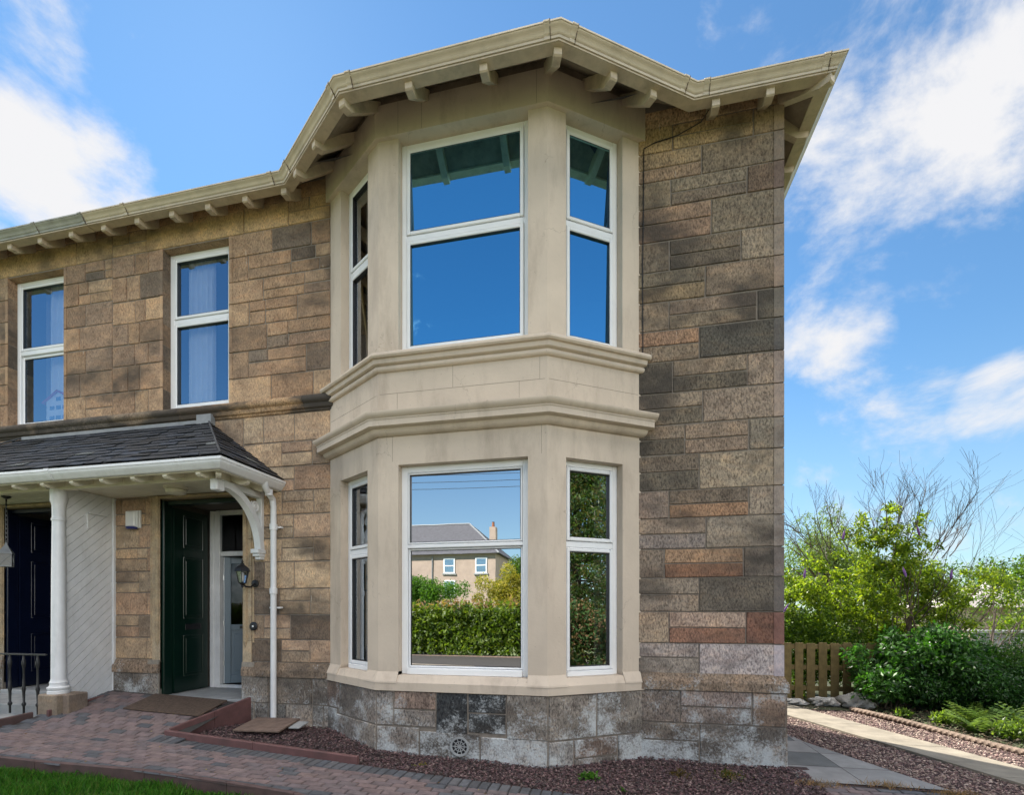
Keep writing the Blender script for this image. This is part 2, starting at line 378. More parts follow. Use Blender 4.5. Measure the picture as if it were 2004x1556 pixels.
# ------------------------------------------------------------ key plan (metres; facade on y=0, bay in front of it)
WL, LL, RR, WR = (-3.67, 0.0), (-2.64, -0.69), (-0.635, -0.69), (0.396, 0.0)
XR = 1.917           # right corner of the house
PARTY = -7.3
DEPTH = 3.55
villa = thing('stone_villa', (-2.0, 1.5, 0), 'brown sandstone villa with cream painted two storey bay window, green door and beige gutter', 'house')
neigh = thing('stone_villa', (-12.0, 1.5, 0), 'adjoining brown sandstone villa at far left with dark navy door and grey gutter', 'house')

# ------------------------------------------------------------ masonry
def blocks(mb, fr, rects, proud=0.012, gap=0.0045, bev=0.008, mi=0, w0=0.0):
    for (u0, u1, z0, z1, col) in rects:
        a0, a1, b0, b1 = u0 + gap, u1 - gap, z0 + gap, z1 - gap
        if a1 - a0 < 0.03 or b1 - b0 < 0.03: continue
        b = bev
        j = lambda: R.uniform(-0.004, 0.004)
        P = [(a0 + j(), w0 - 0.004, b0 + j()), (a1 + j(), w0 - 0.004, b0 + j()), (a1 + j(), w0 - 0.004, b1 + j()), (a0 + j(), w0 - 0.004, b1 + j())]
        pr = proud + R.uniform(-0.003, 0.004)
        P2 = [(P[0][0] + b, w0 + pr, P[0][2] + b), (P[1][0] - b, w0 + pr, P[1][2] + b), (P[2][0] - b, w0 + pr, P[2][2] - b), (P[3][0] + b, w0 + pr, P[3][2] - b)]
        mb.add([fr(*p) for p in P + P2], [(4, 5, 6, 7), (0, 1, 5, 4), (1, 2, 6, 5), (2, 3, 7, 6), (3, 0, 4, 7)], mi, col)
def holed(mb, fr, u0, u1, z0, z1, holes, mi, col=(1, 1, 1), w=0.0, depth=0.3):
    us = sorted({u0, u1, *[h[k] for h in holes for k in (0, 1)]}); zs = sorted({z0, z1, *[h[k] for h in holes for k in (2, 3)]})
    us = [u for u in us if u0 <= u <= u1]; zs = [z for z in zs if z0 <= z <= z1]
    for a, b in zip(us, us[1:]):
        for c, d in zip(zs, zs[1:]):
            m, n = (a + b) / 2, (c + d) / 2
            if any(h[0] < m < h[1] and h[2] < n < h[3] for h in holes): continue
            mb.quad(fr(a, w, c), fr(b, w, c), fr(b, w, d), fr(a, w, d), mi, col)
TAN = [(0.285, 0.195, 0.125), (0.25, 0.17, 0.11), (0.315, 0.22, 0.14), (0.27, 0.18, 0.115), (0.235, 0.165, 0.115)]
DARK = [(0.125, 0.098, 0.075), (0.155, 0.12, 0.09)]
OCH = [(0.36, 0.255, 0.145), (0.33, 0.23, 0.125), (0.31, 0.215, 0.13)]
LOW = [(0.37, 0.285, 0.195), (0.34, 0.26, 0.18), (0.36, 0.27, 0.18), (0.29, 0.22, 0.155), (0.32, 0.225, 0.155)]
GRY = [(0.235, 0.19, 0.15), (0.205, 0.165, 0.13), (0.25, 0.205, 0.165), (0.22, 0.165, 0.125)]
def warm(c): return (c[0] * 1.24 + .012, c[1] * 1.22 + .012, c[2] * 1.20 + .014)
def pick(pal, dark=0.0):
    return warm(jit(R.choice(DARK) if R.random() < dark * .75 else R.choice(pal), 0.09))
def panel(x0, x1, z0, z1, pal, dark=0.1, ql=True, qr=True, h=0.345, flip=0):
    out = []; n = max(1, round((z1 - z0) / h)); z = z0; w = x1 - x0
    hs = [h * R.uniform(0.88, 1.12) for _ in range(n)]; k = (z1 - z0) / sum(hs)
    for i in range(n):
        hh = hs[i] * k; t = (i + flip) % 2
        a = min((0.30 if t else 0.62) * R.uniform(0.85, 1.15), w * 0.45) if ql else 0
        b = min((0.60 if t else 0.28) * R.uniform(0.85, 1.15), w * 0.45) if qr else 0
        if w < 0.7: a, b = (w * R.uniform(0.55, 0.7), 0) if t else (w * R.uniform(0.3, 0.45), 0)
        if a: out.append((x0, x0 + a, z, z + hh, pick(pal, dark)))
        if b: out.append((x1 - b, x1, z, z + hh, pick(pal, dark)))
        m0, m1 = x0 + a, x1 - b
        if m1 - m0 > 0.06:
            # occasional full-height stone, then two thin courses
            x = m0
            while x < m1 - 0.02:
                span = min(m1 - x, R.uniform(0.55, 1.0))
                if m1 - x - span < 0.22: span = m1 - x
                if R.random() < 0.28 or span < 0.3: out.append((x, x + span, z, z + hh, pick(pal, dark)))
                else:
                    s = z + hh * R.uniform(0.42, 0.58)
                    for (c0, c1) in ((z, s), (s, z + hh)):
                        if span > 0.5 and R.random() < 0.6:
                            q = x + span * R.choice([0.28, 0.34, 0.62, 0.72]); out.append((x, q, c0, c1, pick(pal, dark))); out.append((q, x + span, c0, c1, pick(pal, dark)))
                        else: out.append((x, x + span, c0, c1, pick(pal, dark)))
                x += span
        z += hh
    return out

FR = lambda u, w, z: (u, -w, z)      # main facade frame: u = x
W1 = (-9.35, -8.22, 4.65, 7.03); W2 = (-6.38, -5.25, 4.65, 7.03)
D1 = (-9.42, -8.05, 0.2, 3.36); D2 = (-6.42, -5.02, 0.2, 3.36)
TOPZ = 7.47
def reveal(mb, x0, x1, z0, z1, pal, depth, sides='lrtb', mi=0):
    z = z0
    while z < z1 - 0.01:
        h = min(0.34 * R.uniform(0.9, 1.1), z1 - z)
        if z1 - z - h < 0.12: h = z1 - z
        for X, s in ((x0, 1), (x1, -1)):
            c = pick(pal, 0.35)
            mb.quad((X + s * .003, -0.012, z + .003), (X + s * .003, depth, z + .003), (X + s * .003, depth, z + h - .003), (X + s * .003, -0.012, z + h - .003), mi, c)
            mb.quad((X, -0.004, z), (X, depth, z), (X, depth, z + h), (X, -0.004, z + h), 1)
        z += h
    c = pick(pal)
    mb.quad((x0, -.01, z1), (x1, -.01, z1), (x1, depth, z1), (x0, depth, z1), mi, c)
    mb.quad((x0, -.01, z0), (x1, -.01, z0), (x1, depth, z0), (x0, depth, z0), mi, c)

# -- left half of the facade belonging to the villa
def facade(house, xa, xb, win, door, mirror=False):
    mb = MB()
    holed(mb, FR, xa, xb, 0.0, 7.8, [win, door], 1)
    reveal(mb, win[0], win[1], win[2], win[3], TAN, 0.28)
    rects = []
    # upper storey panels either side of the window
    rects += panel(xa, win[0], 4.65, 7.05, TAN, 0.10)
    if not mirror:
        rects += panel(win[1], xb, 4.65, 7.05, TAN, 0.13, ql=True, qr=False)
    else:
        rects += panel(win[1], xb, 4.65, 7.05, TAN, 0.10, ql=True, qr=False)
    # lintel band
    x = xa
    cuts = sorted([xa, xb, win[0] - 0.30, win[1] + 0.24] + [c for c in (win[0] - 0.95, win[1] + 0.95) if xa + .3 < c < xb - .3])
    for a, b in zip(cuts, cuts[1:]):
        if a >= win[0] - 0.31 and b <= win[1] + 0.25 or R.random() < 0.55: rects.append((a, b, 7.05, 7.40, pick(OCH)))
        else: rects.append((a, b, 7.05, 7.23, pick(OCH))); rects.append((a, (a + b) / 2, 7.23, 7.40, pick(OCH))); rects.append(((a + b) / 2, b, 7.23, 7.40, pick(OCH)))
    rects.append((xa, xb, 7.40, 7.60, pick(OCH)))
    # ground floor
    rects += panel(xa, door[0], 0.99, 4.44, LOW, 0.0, ql=False)
    rects += panel(door[0], door[1], 3.66, 4.44, LOW, 0.04, h=0.4)
    rects += panel(door[1], xb, 0.99, 4.44, LOW if not mirror else LOW, 0.06)
    rects.append((door[0], door[1], 3.40, 3.66, jit(OCH[0], .03)))
    blocks(mb, FR, rects)
    for (a, b, c, d, col) in rects:      # drafted margins beside the window jambs
        if c >= 4.6 and d <= 7.06:
            if abs(b - win[0]) < .01: mb.box(win[0] - .05, win[0] - .001, -.0185, .0, c + .007, d - .007, 2, (col[0] * 1.05, col[1] * 1.05, col[2] * 1.05))
            if abs(a - win[1]) < .01: mb.box(win[1] + .001, win[1] + .05, -.0185, .0, c + .007, d - .007, 2, (col[0] * 1.05, col[1] * 1.05, col[2] * 1.05))
    return mb.build('wall', ['stone', 'mortar', 'stone_soft'], house)
facade(villa, PARTY, -3.66, W2, D2)
facade(neigh, -12.6, PARTY, W1, D1, True)
mb = MB(); mb.quad((-18, 0, 0), (-12.6, 0, 0), (-12.6, 0, 7.6), (-18, 0, 7.6), 1)
blocks(mb, FR, panel(-18, -12.6, 0.0, 7.55, TAN, 0.1)); mb.build('wall', ['stone', 'mortar'], neigh)

# -- right-hand wall, coursed as in the photograph
Z = [7.40, 7.096, 6.758, 6.449, 6.048, 5.693, 5.338, 5.0, 4.627, 4.261, 3.883, 3.533, 3.115, 2.788, 2.428, 2.09, 1.694, 1.328, 0.967]
g0, g1, g2 = (0.235, 0.19, 0.15), (0.105, 0.09, 0.078), (0.27, 0.155, 0.095)
br, pk, li, oc, gy = (0.225, 0.14, 0.10), (0.29, 0.215, 0.18), (0.38, 0.34, 0.36), (0.30, 0.215, 0.13), (0.19, 0.165, 0.145)
rb = (0.165, 0.085, 0.065)
CS = [
 [(0.36, .753, [oc]), (.753, 1.622, [oc, oc]), (1.622, XR, [(0.24, .18, .12)])],
 [(0.36, 1.07, [(0.27, .20, .135), (.24, .165, .12)]), (1.07, XR, [(0.17, .135, .105)])],
 [(0.36, .735, [(0.25, .20, .15)]), (.735, 1.558, [(.2, .165, .13), (.15, .12, .10)]), (1.558, XR, [(.13, .09, .07)])],
 [(0.36, 1.178, [(.24, .165, .125), (.225, .15, .115)]), (1.178, XR, [(.155, .13, .105)])],
 [(0.36, .72, [(.19, .155, .125)]), (.72, 1.493, [(.13, .105, .085), (.11, .09, .075)]), (1.493, XR, [(.2, .165, .135)])],
 [(0.36, 1.112, [(.19, .16, .125), (.23, .17, .11)]), (1.112, XR, [(.215, .165, .13)])],
 [(0.36, .713, [(.21, .165, .13)]), (.713, 1.659, [(.24, .18, .145), (.215, .17, .13)]), (1.659, XR, [(.13, .115, .095)])],
 [(0.36, 1.045, [(.23, .145, .105), (.18, .14, .11)]), (1.045, XR, [(.075, .07, .065)])],
 [(0.36, .753, [(.09, .078, .068)]), (.753, 1.56, [(.22, .175, .14), (.115, .098, .082)]), (1.56, XR, [(.235, .185, .155)])],
 [(0.36, 1.084, [(.225, .18, .145), (.13, .11, .09)]), (1.084, XR, [(.24, .19, .16)])],
 [(0.36, .888, [(.2, .16, .13), (.10, .085, .072)]), (.888, 1.574, [(.235, .18, .145), (.24, .18, .145)]), (1.574, XR, [(.185, .16, .135)])],
 [(0.36, 1.045, [(.13, .105, .088), (.12, .105, .09)]), (1.045, XR, [(.245, .205, .165)])],
 [(0.36, .713, [(.24, .19, .17)]), (.713, 1.574, [(.15, .12, .10), (.27, .165, .11)]), (1.574, XR, [(.245, .205, .175)])],
 [(0.36, 1.12, [(.235, .185, .155), (.2, .175, .175)]), (1.12, XR, [(.225, .195, .17)])],
 [(0.36, .661, [(.18, .145, .125)]), (.661, 1.52, [(.29, .19, .13), (.205, .11, .075)]), (1.52, XR, [(.16, .135, .12)])],
 [(0.36, 1.045, [(.235, .195, .165), (.225, .185, .16)]), (1.045, XR, [(.115, .10, .088)])],
 [(0.36, .713, [(.28, .22, .175)]), (.713, 1.545, [(.33, .245, .21), (.225, .12, .09)]), (1.545, XR, [(.18, .09, .07)])],
 [(0.36, 1.045, [(.28, .25, .255), (.25, .22, .205)]), (1.045, XR, [(.38, .34, .365)])],
]
mb = MB(); holed(mb, FR, 0.30, XR, -0.1, 7.8, [], 1)
rects = [(0.3, XR, 7.40, 7.60, pick(OCH))]
for k, cols in enumerate(CS):
    for (a, b, cs) in cols:
        if len(cs) == 1: rects.append((a, b, Z[k + 1], Z[k], jit(cs[0], .03)))
        else:
            m = (Z[k] + Z[k + 1]) / 2 + R.uniform(-.015, .015)
            rects.append((a, b, m, Z[k], jit(cs[0], .03))); rects.append((a, b, Z[k + 1], m, jit(cs[1], .03)))
rects = [(a, b, c, d, ((e[0] * .85 + e[1] * .15) * 1.3 + .008, e[1] * 1.25 + .008, (e[2] * .92 + e[1] * .08) * 1.15 + .006)) for a, b, c, d, e in rects]
blocks(mb, FR, rects)
for k, cols in enumerate(CS):      # smooth drafted margin down the corner stones
    c_ = warm(cols[-1][2][0]); mb.box(XR - .085, XR + .019, -.0195, .10, Z[k + 1] + .007, Z[k] - .007, 2, (c_[0] * .95 + .01, c_[1] * .95 + .01, c_[2] * .95 + .01))
# side return
fs, _ = frame((XR, 0), (XR, 5))
mb.quad(fs(0, 0, -.1), fs(DEPTH, 0, -.1), fs(DEPTH, 0, 7.6), fs(0, 0, 7.6), 1)
sr = []
for k in range(len(Z) - 1):
    a = 0.35 if k % 2 else 0.7; sr.append((0.0, a, Z[k + 1], Z[k], pick(GRY, .1)))
    x = a
    while x < DEPTH - .05:
        b = min(DEPTH, x + R.uniform(.5, .9)); m = (Z[k] + Z[k + 1]) / 2
        sr += [(x, b, m, Z[k], pick(GRY, .1)), (x, b, Z[k + 1], m, pick(GRY, .1))]; x = b
blocks(mb, fs, sr)
# back and rear wing (plain rubble, closes the volume)
mb.quad((XR, DEPTH, -.1), (-18, DEPTH, -.1), (-18, DEPTH, 7.6), (XR, DEPTH, 7.6), 1)
mb.build('wall', ['stone_right', 'mortar', 'stone_soft'], villa)

# -- plinth of the flat walls
def ledge(mb, path, mi=0):
    mb.sweep(path, [(0.0, 0.985), (0.012, 0.985), (0.028, 0.95), (0.055, 0.90), (0.062, 0.885), (0.062, 0.79), (0.0, 0.79)], True, True, mi, (0.24, 0.185, 0.14))
mb = MB()
ledge(mb, [(0.30, 0), (XR, 0), (XR, DEPTH)])
mb.quad((0.3, -0.035, -.3), (XR + .035, -0.035, -.3), (XR + .035, -.035, .79), (0.3, -.035, .79), 1)
mb.quad((XR + .035, -0.035, -.3), (XR + .035, DEPTH, -.3), (XR + .035, DEPTH, .79), (XR + .035, -.035, .79), 1)
FP = lambda u, w, z: (u, -0.035 - w, z)
pr = [(0.3, .832, .405, .785, (.2, .17, .15)), (.832, 1.60, .60, .785, (.27, .22, .20)), (.832, 1.60, .405, .60, (.25, .205, .18)), (1.60, XR + .035, .405, .785, (.30, .22, .17)),
      (0.3, 1.045, .2, .405, (.21, .18, .155)), (0.3, 1.045, -.3, .2, (.17, .15, .135)), (1.045, XR + .035, -.3, .405, (.23, .205, .185))]
blocks(mb, FP, pr, 0.014)
fs2, _ = frame((XR + .035, 0), (XR + .035, 5))
blocks(mb, fs2, [(-.03 + i * .8, -.03 + i * .8 + .8, z0, z1, pick(GRY)) for i in range(4) for z0, z1 in ((-.3, .405), (.405, .785))], 0.014)
mb.build('plinth', ['plinth', 'mortar'], villa)
def left_plinth(house, x0, x1):
    mb = MB(); ledge(mb, [(x0, 0), (x1, 0)])
    mb.box(x0, x1, -0.035, 0.0, -0.2, 0.79, 1)
    rc = []; x = x0; 
    while x < x1 - .05:
        b = min(x1, x + R.uniform(.35, .7)); b = x1 if x1 - b < .2 else b
        rc += [(x, b, .42, .785, jit((.22, .20, .18), .1))]
        m = (x + b) / 2 + R.uniform(-.1, .1); rc += [(x, m, -.2, .42, jit((.2, .19, .18), .1)), (m, b, -.2, .42, jit((.24, .22, .2), .1))]; x = b
    blocks(mb, FP, rc, 0.012); mb.build('plinth', ['plinth', 'mortar'], house)
left_plinth(villa, D2[1] + .0, -3.62)
left_plinth(villa, PARTY + .05, D2[0])
left_plinth(neigh, D1[1], PARTY - .05); left_plinth(neigh, -18, D1[0])
# -- string course under the upper windows
def string(house, x0, x1, cols):
    mb = MB(); x = x0
    pf = [(0, 4.44), (0.02, 4.45), (0.025, 4.475), (0.05, 4.485), (0.06, 4.51), (0.058, 4.54), (0.085, 4.555), (0.10, 4.575), (0.10, 4.61), (0.075, 4.645), (0, 4.655)]
    k = 0
    while x < x1 - .01:
        b = min(x1, x + R.uniform(.9, 1.4)); b = x1 if x1 - b < .4 else b
        mb.sweep([(x + .002, 0), (b - .002, 0)], pf, True, True, 0, jit(cols[k % len(cols)], .06)); x = b; k += 1
    mb.build('string_course', 'string', house, True)
string(villa, PARTY, -3.60, [(.24, .19, .14), (.36, .245, .15), (.38, .26, .16), (.15, .125, .10)])
string(neigh, -18, PARTY, [(.12, .105, .09), (.18, .15, .12)])

# ------------------------------------------------------------ bay window masonry
CL = math.hypot(1.03, 0.69); cu = (1.03 / CL, 0.69 / CL)
def on_l(s): return (WL[0] + cu[0] * s, WL[1] - cu[1] * s)
def on_r(s): return (RR[0] + cu[0] * s, RR[1] + cu[1] * s)
WLx, WRx = (WL[0], 0.25), (WR[0], 0.25)
FULL = [WLx, WL, LL, RR, WR, WRx]
TH = 0.20
def rectprof(z0, z1, o=0.0, t=TH): return [(o, z0), (o, z1), (-t, z1), (-t, z0)]
mb = MB()
lo0, lo1 = 0.30, CL - 0.245
F0, F1 = -2.385, -0.85
piers = [[WLx, WL, on_l(lo0)], [on_l(lo1), LL, (F0, -0.69)], [(F1, -0.69), RR, on_r(0.235)], [on_r(CL - 0.255), WR, WRx]]
for p in piers:
    mb.sweep(p, rectprof(0.95, 3.42))
    mb.sweep(p, rectprof(4.70, 7.26, -0.004))
mb.sweep(FULL, rectprof(3.42, 3.80))
mb.sweep(FULL, rectprof(3.99, 4.52))
mb.sweep(FULL, [(0.05, 7.26), (0.05, 7.64), (-TH, 7.64), (-TH, 7.26)])
mb.build('bay_wall', 'bay', villa)
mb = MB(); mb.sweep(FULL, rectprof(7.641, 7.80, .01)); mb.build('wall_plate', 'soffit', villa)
JM = paint('joint_line', (0.24, 0.2, 0.16), .8)
# fine masonry joints on the painted panel (thin raised ridges of filler)
def ridge(fr, u0, u1, z0, z1, w=0.0012):
    m = MB(); m.box(u0, u1, 0.0, w, z0, z1, 0, xf=fr); m.build('masonry_joint', JM, villa)
ff, _ = frame((0, -0.69), (1, -0.69))
for u0, u1, z0, z1 in [(-2.62, -0.66, 4.262, 4.266), (-2.40, -2.396, 3.99, 4.262), (-1.72, -1.716, 4.266, 4.52), (-.95, -.946, 3.99, 4.262), (-0.72, -.716, 4.266, 4.52), (-2.46, -2.456, 3.46, 3.78), (-.70, -.696, 3.44, 3.78)]: ridge(ff, u0, u1, z0, z1)
ff2, _ = frame((0, -0.74), (1, -0.74))
for u in (-2.37, -2.08, -.75): ridge(ff2, u, u + .004, 7.27, 7.63)
fr_, _ = frame(RR, WR); ridge(fr_, 0.02, 1.2, 4.262, 4.266)
fl_, _ = frame(WL, LL); ridge(fl_, 0.02, 1.2, 4.262, 4.266)
mb = MB()   # lower cornice over the ground floor windows
mb.sweep(FULL, [(-TH, 3.80), (0.012, 3.755), (0.03, 3.76), (0.055, 3.775), (0.075, 3.80), (0.082, 3.83), (0.145, 3.838), (0.150, 3.842), (0.150, 3.905), (0.157, 3.912), (0.157, 3.925), (0.175, 3.937), (0.19, 3.955), (0.2, 3.978), (0.2, 3.992), (0.0, 4.05), (-TH, 4.05)])
mb.build('cornice', 'bay', villa, True)
mb = MB()   # sill moulding of the upper windows
mb.sweep(FULL, [(-TH, 4.515), (0.008, 4.515), (0.025, 4.52), (0.04, 4.535), (0.045, 4.555), (0.038, 4.575), (0.028, 4.58), (0.03, 4.585), (0.055, 4.59), (0.07, 4.60), (0.075, 4.625), (0.075, 4.65), (0.105, 4.655), (0.118, 4.675), (0.115, 4.70), (0.10, 4.715), (-0.0, 4.745), (-TH - .02, 4.75)])
mb.build('sill_moulding', 'bay', villa, True)
mb = MB()   # chamfered painted base course
mb.sweep(FULL, [(-TH, 0.775), (0.055, 0.775), (0.055, 0.872), (0.004, 0.952), (-TH - .02, 0.956)])
for p in piers: mb.sweep(p, [(-TH + .01, 0.94), (0.062, 0.865), (0.058, 0.885), (0.003, 0.99), (-TH + .01, 0.99)])
mb.build('base_course', 'bay', villa)
mb = MB()   # stone plinth of the bay
PO = 0.03
mb.sweep(FULL, rectprof(-0.3, 0.775, PO, 0.2), mi=1)
def seg_blocks(p, q, rects, mat_i=0):
    P = [p, q]; f, l = frame(p, q); blocks(mb, f, rects, 0.014, 0.006, 0.010, mat_i)
O = offset_dirs(FULL); pts = [(x + ox * PO, y + oy * PO) for (x, y), (ox, oy) in zip(FULL, O)]
c1, c2, c3, c4, c5, c6 = (.22, .20, .185), (.045, .05, .055), (.25, .225, .20), (.17, .16, .15), (.24, .18, .15), (.33, .32, .31)
fl = math.hypot(pts[2][0] - pts[1][0], pts[2][1] - pts[1][1])
seg_blocks(pts[1], pts[2], [(0, .35, .42, .775, c5), (.35, fl, .36, .775, c1), (0, .28, -.3, .42, c4), (.28, .8, -.3, .36, c1), (.8, fl, -.3, .36, c3)])
lf = pts[3][0] - pts[2][0]
seg_blocks(pts[2], pts[3], [(0, .22, .36, .775, c1), (.22, .74, .56, .775, c5), (.22, .74, .36, .56, c1), (.74, 1.12, .30, .775, c2), (1.12, 1.56, .55, .775, c2), (1.12, 1.56, .32, .55, c2), (1.56, lf, .27, .775, c3),
     (0, .54, -.3, .36, c1), (.54, 1.26, -.3, .32, c4), (1.26, lf, -.3, .29, c6)])
lr = math.hypot(pts[4][0] - pts[3][0], pts[4][1] - pts[3][1])
seg_blocks(pts[3], pts[4], [(0, .62, .27, .775, c3), (.62, lr, .27, .775, c3), (0, .32, -.3, .27, c6), (.32, .9, .05, .27, c5), (.32, .9, -.3, .05, c1), (.9, lr, -.3, .27, c1)])
mb.build('bay_plinth', ['plinth', 'mortar'], villa)
# air brick grille in the plinth
mb = MB(); gx, gzz, gy0 = -1.62, 0.17, -0.69 - PO - 0.022
mb.lathe([(0.088, 0.0), (0.088, 0.014), (0.112, 0.014), (0.112, 0.0)], (gx, gy0, gzz), 28, 0, axis='y', cap=False)
mb.lathe([(0.02, 0.0), (0.02, 0.012), (0.0005, 0.012)], (gx, gy0, gzz), 12, 0, axis='y', cap=False)
for rr_, w_ in ((0.055, .004),):
    mb.lathe([(rr_ - w_, 0.0), (rr_ - w_, 0.010), (rr_ + w_, 0.010), (rr_ + w_, 0.0)], (gx, gy0, gzz), 24, 0, axis='y', cap=False)
for k in range(10):
    t = k * math.pi / 5; c, s_ = math.cos(t), math.sin(t)
    P = [(0.012, -.0045), (0.095, -.0045), (0.095, .0045), (0.012, .0045)]
    mb.prism([(gx + a * c - b * s_, gy0 - 0.001, gzz + a * s_ + b * c) for a, b in P], (0, -0.010, 0), 0)
vent = mb.build('vent_grille', M['stonecast'], villa, True)
mb = MB(); mb.lathe([(0.10, 0.0), (0.10, 0.002), (0.0005, 0.002)], (gx, gy0 - .002, gzz), 24, 0, axis='y', cap=False); mb.build('vent_dark_disc', 'black', vent)  # flat black disc paints the darkness of the grille holes

# ------------------------------------------------------------ windows
def window(house, p, q, z0, z1, zt, rec=0.12, fw=0.06, glass='glass', sill=True, style='casement', label=None, tilt=0.0):
    f, l = frame(p, q); w1 = -rec; w0 = -rec - 0.07
    mb = MB(); B = lambda a, b, c, d, e, g, mi=0, bv=0.006, m=mb: m.bbox(a, b, c, d, e, g, bv, mi, (1, 1, 1), f)
    B(0.0, fw, w0, w1, z0, z1); B(l - fw, l, w0, w1, z0, z1)
    B(fw, l - fw, w0 + .002, w1 - .002, z1 - fw, z1); B(fw, l - fw, w0 + .002, w1 + (0.03 if sill else -.002), z0, z0 + fw)
    tb = .022 if style == 'fixed' else .035
    B(fw, l - fw, w0 + .002, w1 - .003, zt - tb, zt + tb)
    wn = mb.build('window', 'upvc', house)
    if label: wn['label'] = label
    for (a, b, k) in ((z0 + fw, zt - tb, 0), (zt + tb, z1 - fw, 1)):
        m = MB(); s = 0.042 if style != 'fixed' else 0.020
        off = 0.012 if style == 'casement' else (0.0 if k else -0.03)
        u0, u1 = fw + .004, l - fw - .004; a += .004; b -= .004
        ww1 = w1 + off; ww0 = w0 + .012
        for (A, Bq, C, D) in ((u0, u0 + s, a, b), (u1 - s, u1, a, b)): m.bbox(A, Bq, ww0, ww1, C, D, 0.007, 0, (1, 1, 1), f)
        for (A, Bq, C, D) in ((u0 + s, u1 - s, a, a + s), (u0 + s, u1 - s, b - s, b)): m.bbox(A, Bq, ww0 + .001, ww1 - .002, C, D, 0.007, 0, (1, 1, 1), f)
        # dark gasket inside the sash
        g = 0.007
        for (A, Bq, C, D) in ((u0 + s, u0 + s + g, a + s, b - s), (u1 - s - g, u1 - s, a + s, b - s)): m.box(A, Bq, ww0 + .01, ww1 - .012, C, D, 1, xf=f)
        for (A, Bq, C, D) in ((u0 + s + g, u1 - s - g, a + s, a + s + g), (u0 + s + g, u1 - s - g, b - s - g, b - s)): m.box(A, Bq, ww0 + .01, ww1 - .012, C, D, 1, xf=f)
        sash = m.build('sash', ['upvc', 'gasket'], wn)
        m = MB(); wp = (ww0 + ww1) / 2 - 0.008
        tl = tilt if k else tilt * .3
        m.quad(f(u0 + s, wp - tl, a + s), f(u1 - s, wp - tl, a + s), f(u1 - s, wp + tl, b - s), f(u0 + s, wp + tl, b - s))
        m.build('pane', glass, sash, fixn=False)
    return wn
def sub(p, q, a, b):
    l = math.hypot(q[0] - p[0], q[1] - p[1]); d = ((q[0] - p[0]) / l, (q[1] - p[1]) / l)
    return (p[0] + d[0] * a, p[1] + d[1] * a), (p[0] + d[0] * b, p[1] + d[1] * b)
window(villa, (F0, -.69), (F1, -.69), 0.955, 3.42, 2.47, 0.10, fw=.075, style='fixed', glass='glass2', label='wide ground floor bay window reflecting a hedge and a house')
window(villa, *sub(WL, LL, lo0, lo1), 0.955, 3.42, 2.47, 0.11, glass='glass3', label='narrow left ground floor bay window')
window(villa, *sub(RR, WR, .235, CL - .255), 0.955, 3.42, 2.47, 0.11, glass='glass2', label='narrow right ground floor bay window reflecting a dark tree')
window(villa, (F0, -.69), (F1, -.69), 4.75, 7.26, 6.14, 0.11, tilt=.03, label='wide upper bay window reflecting blue sky')
window(villa, *sub(WL, LL, lo0, lo1), 4.75, 7.26, 6.14, 0.12, glass='glass3', label='narrow left upper bay window')
window(villa, *sub(RR, WR, .235, CL - .255), 4.75, 7.26, 6.14, 0.11, tilt=.03, label='narrow right upper bay window')
window(villa, (W2[0], 0), (W2[1], 0), 4.66, 7.03, 6.02, 0.12, fw=0.075, label='upper window above the porch with white curtain behind', glass='glass4')
window(neigh, (W1[0], 0), (W1[1], 0), 4.66, 7.03, 5.88, 0.12, fw=0.06, style='sash', label='sliding sash window with a toy house on its sill', glass='glass4')

# rooms behind the glass
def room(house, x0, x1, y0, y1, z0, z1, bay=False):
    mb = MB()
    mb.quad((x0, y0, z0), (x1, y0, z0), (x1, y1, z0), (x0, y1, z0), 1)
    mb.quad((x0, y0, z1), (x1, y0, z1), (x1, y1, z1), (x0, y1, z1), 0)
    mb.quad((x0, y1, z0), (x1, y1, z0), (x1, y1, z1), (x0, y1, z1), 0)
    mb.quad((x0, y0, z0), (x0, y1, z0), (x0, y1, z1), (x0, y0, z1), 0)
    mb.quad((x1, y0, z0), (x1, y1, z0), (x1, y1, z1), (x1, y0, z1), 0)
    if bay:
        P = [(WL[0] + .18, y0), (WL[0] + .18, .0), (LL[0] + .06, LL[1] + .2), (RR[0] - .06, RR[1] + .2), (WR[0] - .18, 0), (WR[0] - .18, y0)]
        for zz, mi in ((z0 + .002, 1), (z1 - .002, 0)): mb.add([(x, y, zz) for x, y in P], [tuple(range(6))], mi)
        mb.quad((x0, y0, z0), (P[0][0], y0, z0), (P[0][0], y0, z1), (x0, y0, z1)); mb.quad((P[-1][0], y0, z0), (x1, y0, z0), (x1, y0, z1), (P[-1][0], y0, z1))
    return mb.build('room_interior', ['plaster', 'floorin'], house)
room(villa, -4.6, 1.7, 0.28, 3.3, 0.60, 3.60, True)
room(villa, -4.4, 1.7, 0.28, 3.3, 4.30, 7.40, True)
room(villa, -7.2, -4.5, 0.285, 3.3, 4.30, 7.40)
room(neigh, -10.8, -7.4, 0.285, 3.3, 4.30, 7.40)
